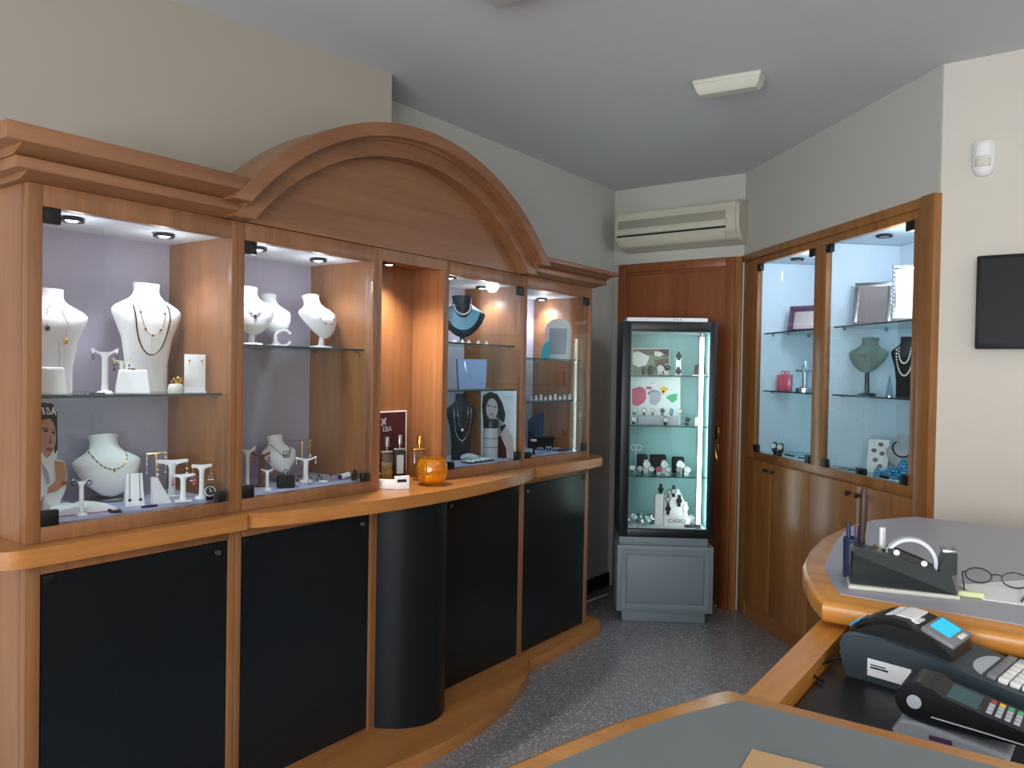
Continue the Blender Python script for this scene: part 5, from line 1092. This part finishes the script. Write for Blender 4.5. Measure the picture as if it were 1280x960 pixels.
# second shelf
p = wp(822, .13, Z2); t = thing('riser', 'long pale riser block on the second watch shelf', 'riser', p, R33); MB().box(-.118, .118, -.025, .025, 0, .050, .002).build('block', 'frost', t)
Zr = Z2 + .0505
for px, lab, st, cs, dl in ((792, 'first', 'silver', 'silver', 'white'), (804, 'second', 'gold', 'gold', 'white'), (815, 'third', 'silver', 'silver', 'white'), (827, 'fourth', 'grey', 'steel', 'ink'), (838, 'fifth', 'silver', 'silver', 'aqua'), (848, 'sixth', 'white', 'gold', 'white')):
    ww('%s %s watch from the left on the long pale riser' % (lab, {'silver': 'silver', 'gold': 'gold', 'grey': 'grey', 'white': 'white strapped'}[st]), px, .13, Zr, st, cs, dl, .019, .014, .35, .014, .15 * math.sin(px))
for px, lab, st, dl in ((791, 'silver watch at the left end before the pale riser', 'silver', 'white'), (831, 'dark strapped watch hanging in front of the pale riser', 'blackp', 'white'), (858, 'black and silver watch right of the pale riser', 'gun', 'ink'), (870, 'white watch before the lit tube on the second watch shelf', 'white', 'white')):
    ww(lab, px, .07, Z2, st, 'silver', dl, .021, .016, .35, .016)
bracelet('silver link bracelet lying before the pale riser on the second watch shelf', wp(812, .06, Z2), .018, 'silver', 'silver', R33, .0028, .5)
# third shelf
for k, px in enumerate((803, 823, 848)):
    p = wp(px, .19, Z1); t = thing('watch_cushion', ('narrow black cushion at the left back of the third watch shelf', 'wide black cushion in the middle back of the third watch shelf', 'black cushion at the right back of the third watch shelf')[k], 'display cushion', p, R33)
    w_ = (.03, .045, .034)[k]; MB().box(-w_, w_, -.02, .03, 0, .105 - .01 * (k == 2), .008).build('pad', 'blackm', t)
for px, off, lab in ((808, .14, 'white watch before the narrow black cushion'), (830, .14, 'white watch before the wide black cushion'), (850, .14, 'big white watch before the right black cushion')):
    ww(lab, px, off, Z1, 'white', 'whitep', 'white', .034, .022, .45, .020 + .003 * (px == 850))
for px, off, lab, st, cs, dl in ((790, .10, 'silver watch at the left end of the third watch shelf', 'silver', 'silver', 'white'), (800, .07, 'small silver watch second from left in the third shelf front row', 'silver', 'silver', 'frost'), (814, .06, 'round silver watch lying third from left in the third shelf front row', 'silver', 'silver', 'white'), (824, .06, 'rose dialled watch in the middle of the third shelf front row', 'white', 'silver', 'rose'), (835, .06, 'plain white watch right of the rose dialled one', 'white', 'silver', 'white'), (849, .06, 'grey dialled steel watch in the third shelf front row', 'steel', 'steel', 'frost'), (859, .07, 'white watch nearest the lit tube on the third watch shelf', 'white', 'whitep', 'white')):
    ww(lab, px, off, Z1, st, cs, dl, .021, .018, .6, .018)
p = wp(795, .20, Z1); h = wh(795, 556, .20, Z1); t = thing('watch_stand', 'slim clear stand with two round hoops at the left of the third watch shelf', 'watch stand', p, R33); MB().tube([(0, 0, 0), (0, 0, h - .03)], .003).build('post', 'whitep', t); MB().lathe([(0, 0), (.018, 0), (.016, .004), (0, .005)], seg=16).build('base', 'whitep', t)
mb = MB(); [mb.tube([(s_ + .016 * math.cos(a), 0, h - .016 + .016 * math.sin(a)) for a in [2 * PI * i / 18 for i in range(18)]], .0035, 6, True) for s_ in (-.014, .016)]; mb.build('hoops', 'whitep', t)
# floor of the case
p = wp(846, .12, Z0); t = thing('watch_display', 'white stepped watch display block with black maker lettering on the case floor', 'watch display', p, R33)
hb_ = .055; MB().box(-.072, .075, -.05, .04, 0, hb_, .003).build('base_block', 'whitep', t)
mb = MB(); mb.loft([[Vector((x0, y_, z)) for x0, y_ in ((-.118, -.022), (-.0725, -.022), (-.0725, .03), (-.118, .03))] for z in (0, hb_ + .122)]); mb.build('pillar', 'whitep', t)
mb = MB(); mb.prism([(-.066, hb_), (.068, hb_), (.058, hb_ + .06), (.016, hb_ + .15), (-.030, hb_ + .15), (-.066, hb_ + .11)], -.0115, .028, 'y'); mb.build('slope', 'whitep', t)
MB().text('CASIO', .030, Matrix.Translation((.0, -.0505, hb_ * .52)) @ Matrix.Scale(1.15, 4, (1, 0, 0)) @ UPR, .0005).build('lettering', 'ink', t)
for px, py, lab, st, dl in ((826, 612, 'black watch on top of the white display pillar', 'blackp', 'ink'), (842, 614, 'pale dialled black watch topping the white slope', 'gun', 'frost'), (835, 624, 'grey watch between the pillar and the slope', 'grey', 'frost'), (849, 626, 'dark watch high on the right of the white slope', 'gun', 'ink'), (857, 635, 'white watch on the right edge of the white slope', 'white', 'white'), (835, 636, 'large black watch before the white slope', 'blackp', 'ink')):
    t = thing('wristwatch', lab, 'watch', WC.matrix_basis @ Vector((wx(px, .105, py), .105, at_pl(px, py, WC.matrix_basis @ Vector((0, .105, 0)), wn).z)), R33)
    Q = Matrix.Rotation(PI / 2, 4, 'X'); MB(Q).lathe([(0, -.004), (.016, -.004), (.017, .001), (.015, .005), (0, .005)], seg=20).build('case_body', 'gun' if st != 'white' else 'whitep', t); MB(Q).lathe([(0, .0053), (.0125, .0053), (.0125, .0051)], seg=18).build('dial', dl, t); MB().box(-.009, .009, -.002, .004, -.034, .034, .001).build('strap', st, t)
for px, off, lab, st, turn in ((791, .12, 'silver watch at the far left of the case floor', 'silver', .5), (801, .14, 'steel watch second from left on the case floor', 'steel', .7), (808, .07, 'bright silver watch nearest the glass on the case floor', 'silver', .7), (815, .13, 'steel watch just left of the white display block', 'steel', .6), (866, .13, 'pale watch right of the white display block', 'frost', -.3)):
    ww(lab, px, off, Z0, st, 'silver', 'frost', .025, .020, .5, .018, turn)
p = wp(866, .06, Z0); t = thing('leaflet', 'dark folded leaflet lying by the lit tube on the case floor', 'leaflet', p, R33 + .2); MB().box(-.035, .035, -.02, .02, 0, .012, .002).build('cover', 'slate', t)

# ================================================================== built-in diagonal cabinet
dn = DC.matrix_basis.to_3x3() @ Vector((0, 1, 0)); RD = -PI / 4
def ds(px, off, py=480): return (DC.matrix_basis.inverted() @ at_pl(px, py, DC.matrix_basis @ Vector((0, off, 0)), dn)).x
def dz(px, py, off): return at_pl(px, py, DC.matrix_basis @ Vector((0, off, 0)), dn).z
def dp_(px, off, z, m=.03):
    s = ds(px, off); lo, hi = ((.178, .78) if px < 1022 else (.885, 1.515)); return DC.matrix_basis @ Vector((min(max(s, lo + m), hi - m), off, z))
def dw(n, px, off): p = DC.matrix_basis @ Vector((ds(px, off), off, 1.4)); return n * depth(p) / FPX
ZL, ZM, ZU = .9665, 1.3154, 1.6404
RC = RD + .80                                                   # things in there look towards the counter
def pframe(label, px, ptop, off, z, wpx, mats, orn=False, rz=None):
    p = dp_(px, off, z, .04); h = dz(px, ptop, off) - z; w = dw(wpx, px, off); t = thing('picture_frame', label, 'picture frame', p, RC if rz is None else rz); Q = Matrix.Rotation(-.20, 4, 'X'); b = w * .12
    mb = MB(Q); mb.box(-w / 2, w / 2, 0, .012, 0, b, .002).box(-w / 2, w / 2, 0, .012, h - b, h, .002).box(-w / 2, -w / 2 + b, 0, .012, b, h - b, .002).box(w / 2 - b, w / 2, 0, .012, b, h - b, .002)
    if orn:
        for k in range(14): mb.sph((-w / 2 + w * k / 13, .004, h), b * .5, 1); mb.sph((-w / 2, .004, h * k / 13), b * .5, 1); mb.sph((w / 2, .004, h * k / 13), b * .5, 1)
    mb.build('frame', mats[0], t); MB(Q).box(-w / 2 + b, w / 2 - b, .004, .010, b, h - b).build('picture', mats[1], t); MB().box(-.012, .012, .03, .07, 0, .004).build('prop', mats[0], t); return t
pframe('mauve frame with pale print on the upper left shelf of the corner cabinet', 1004, 383, .20, ZU, 44, ('mauve', 'skinb'), True, RD + .55)
pframe('silver photo frame in the middle of the upper right shelf', 1087, 351, .16, ZU, 44, ('silver', 'photo'))
pframe('beaded silver frame at the right end of the upper right shelf', 1134, 330, .12, ZU, 38, ('silver', 'paper'), True, RC + .1)
p = dp_(981, .16, ZM); h = dz(981, 463, .16) - ZM; w = dw(17, 981, .16); t = thing('gift_box', 'pink gift box with bow on the middle left shelf of the corner cabinet', 'box', p, RC); MB().box(-w / 2, w / 2, -.02, .02, 0, h * .78, .002).build('box', 'rose', t); mb = MB(); [mb.tube([(s_ * .012 + .011 * math.cos(a), -.002, h * .88 + .010 * math.sin(a)) for a in [2 * PI * i / 12 for i in range(12)]], .0025, 5, True) for s_ in (-1, 1)]; mb.build('bow', 'pink', t); MB().box(-.004, .004, -.0212, -.0198, 0, h * .78).build('ribbon', 'pink', t)
p = dp_(1006, .15, ZM); h = dz(1006, 452, .15) - ZM; w = dw(22, 1006, .15); t = thing('carousel', 'silver and crystal carousel ornament beside the pink gift box', 'ornament', p, RC)
MB().lathe([(0, 0), (w * .5, 0), (w * .5, h * .12), (w * .42, h * .16), (0, h * .16)], seg=20).build('base', 'silver', t); mb = MB(); [mb.cyl((w * .36 * math.cos(a), w * .36 * math.sin(a), h * .16), (w * .36 * math.cos(a), w * .36 * math.sin(a), h * .68), .003) for a in [2 * PI * i / 6 for i in range(6)]]; mb.cyl((0, 0, h * .16), (0, 0, h * .68), w * .16); mb.build('poles', 'crystal', t); MB().lathe([(w * .52, h * .66), (w * .54, h * .72), (w * .2, h * .86), (.003, h), (0, h)], seg=20).build('canopy', 'silver', t)
X_ = .17
p = dp_(1072, X_, ZM, .08); h = dz(1072, 422, X_) - ZM; b = Bust('sage grey velvet bust on a stand in the corner cabinet', p, h, dw(48, 1072, X_), 'sage', BB, foot=h * .38, tilt=.2, d=.05, rz=RC - .2, footmat='gun')
b.necklace('silver necklace with crystals on the sage grey bust', .78, .42, .5, .0016, 'silver', 14, .0036, 'crystal', 'crystal', .007)
p = dp_(1131, .12, ZM, .05); h = dz(1131, 421, .12) - ZM; b = Bust('black velvet bust with pearl strands at the right of the corner cabinet', p, h, dw(34, 1131, .12), 'blackm', TB, d=.05, rz=RC)
b.necklace('long pearl strand on the black velvet bust', .82, .36, .55, .001, 'silver', 30, .0042, 'shellw'); b.necklace('short pearl strand inside the long one on the black velvet bust', .84, .56, .40, .001, 'silver', 22, .0036, 'shellw')
p = dp_(1112, .10, ZM); h = dz(1112, 466, .10) - ZM; t = thing('crystal_cone', 'slim cut crystal cone at the foot of the black velvet bust', 'ornament', p, 0); MB().lathe([(0, .004), (.016, .004), (.012, h * .4), (0, h)], seg=8).build('cone', 'crystal', t); MB().lathe([(0, 0), (.018, 0), (.018, .004), (0, .004)], seg=16).build('base', 'silver', t)
# floor of the corner cabinet
for px, lab, st in ((962, 'dark watch at the left end of the corner cabinet floor', 'gun'), (978, 'brown strapped watch beside the dark one, corner cabinet floor', 'brownc')):
    watch(lab, dp_(px, .11, ZL), RC, st, 'silver', 'white', .024, .018, .3, .016)
for px, lab in ((992, 'dark bead bracelet lying second from the divider, left cabinet floor'), (1003, 'dark bead bracelet lying nearest the divider, left cabinet floor'), (986, 'dark bead bracelet lying right behind the brown strapped watch')):
    bracelet(lab, dp_(px, .08, ZL), .020, 'navy', 'navy', RD, .0035, .5)
for px, lab, m in ((1040, 'steel bracelet lying just right of the cabinet divider', 'steel'), (1056, 'grey bead bracelet lying left of the glass lock', 'grey'), (1066, 'dark bead bracelet right behind the glass lock', 'gun')):
    bracelet(lab, dp_(px, .06, ZL), .022, m, m, RD, .0035, .5)
X_ = .13; p = dp_(1098, X_, ZL); h = dz(1098, 548, X_) - ZL; w = dw(24, 1098, X_); t = thing('jewel_board', 'slanted white board with dark brooches on the corner cabinet floor', 'display board', p, RC); Q = Matrix.Rotation(-.35, 4, 'X'); MB(Q).box(-w / 2, w / 2, 0, .006, 0, h, .001).build('board', 'white', t); MB().box(-w / 2, w / 2, .03, .034, 0, .02).build('foot', 'white', t)
for k, (x_, z_) in enumerate(((.1, .85), (-.2, .66), (.2, .58), (-.1, .38), (.15, .2))):
    e_ = thing('brooch', 'dark brooch on the slanted white board, %s' % ('topmost', 'second from the top', 'in the middle', 'second from the bottom', 'lowest')[k], 'brooch', p, RC); mb = MB(Q); c = (x_ * w, -.003, z_ * h); mb.tube([(c[0] + .009 * math.cos(a), c[1], c[2] + .007 * math.sin(a)) for a in [2 * PI * i / 12 for i in range(12)]], .0022, 5, True); mb.build('setting', 'gun', e_); MB(Q).sph(c, .004, 1).build('stone', 'navy', e_)
X_ = .15; p = dp_(1131, X_, ZL, .05); h = dz(1128, 543, X_) - ZL; b = Bust('pale grey bust with black collar behind the blue beads', p, h, dw(42, 1128, X_), 'frost', BB, foot=.03, tilt=.25, d=.045, rz=RC)
b.necklace('thick black collar necklace on the pale grey bust', .80, .34, .6, .0035, 'blackp')
for k in range(3):
    px = (1104, 1118, 1131)[k]; p = dp_(px, .075 + .012 * k, ZL); t = thing('bead_necklace', ('strand of blue glass beads coiled left of the blue heap', 'strand of blue glass beads coiled in the middle of the blue heap', 'highest heap of blue glass beads at the right corner')[k], 'necklace', p, RD)
    mb = MB(); rr = random.Random(k); n_ = (26, 40, 84)[k]
    for i in range(n_):
        a = 2 * PI * i * .19; lev = i // (12 if k < 2 else 13); q_ = (.034 if k < 2 else .038) - .005 * lev - .006 * rr.random(); mb.sph((q_ * math.cos(a), q_ * math.sin(a) * .8, .0075 + .0125 * lev), .0078, 1)
    mb.build('beads', 'blue', t)
p = dp_(1108, .05, ZL); t = thing('hair_clip', 'black hair clip lying before the slanted white board', 'hair clip', p, RD); MB().box(-.03, .03, -.006, .006, 0, .008, .003).build('bar', 'blackp', t); MB().cyl((-.03, 0, .011), (.03, 0, .011), .002).build('spring', 'gun', t)
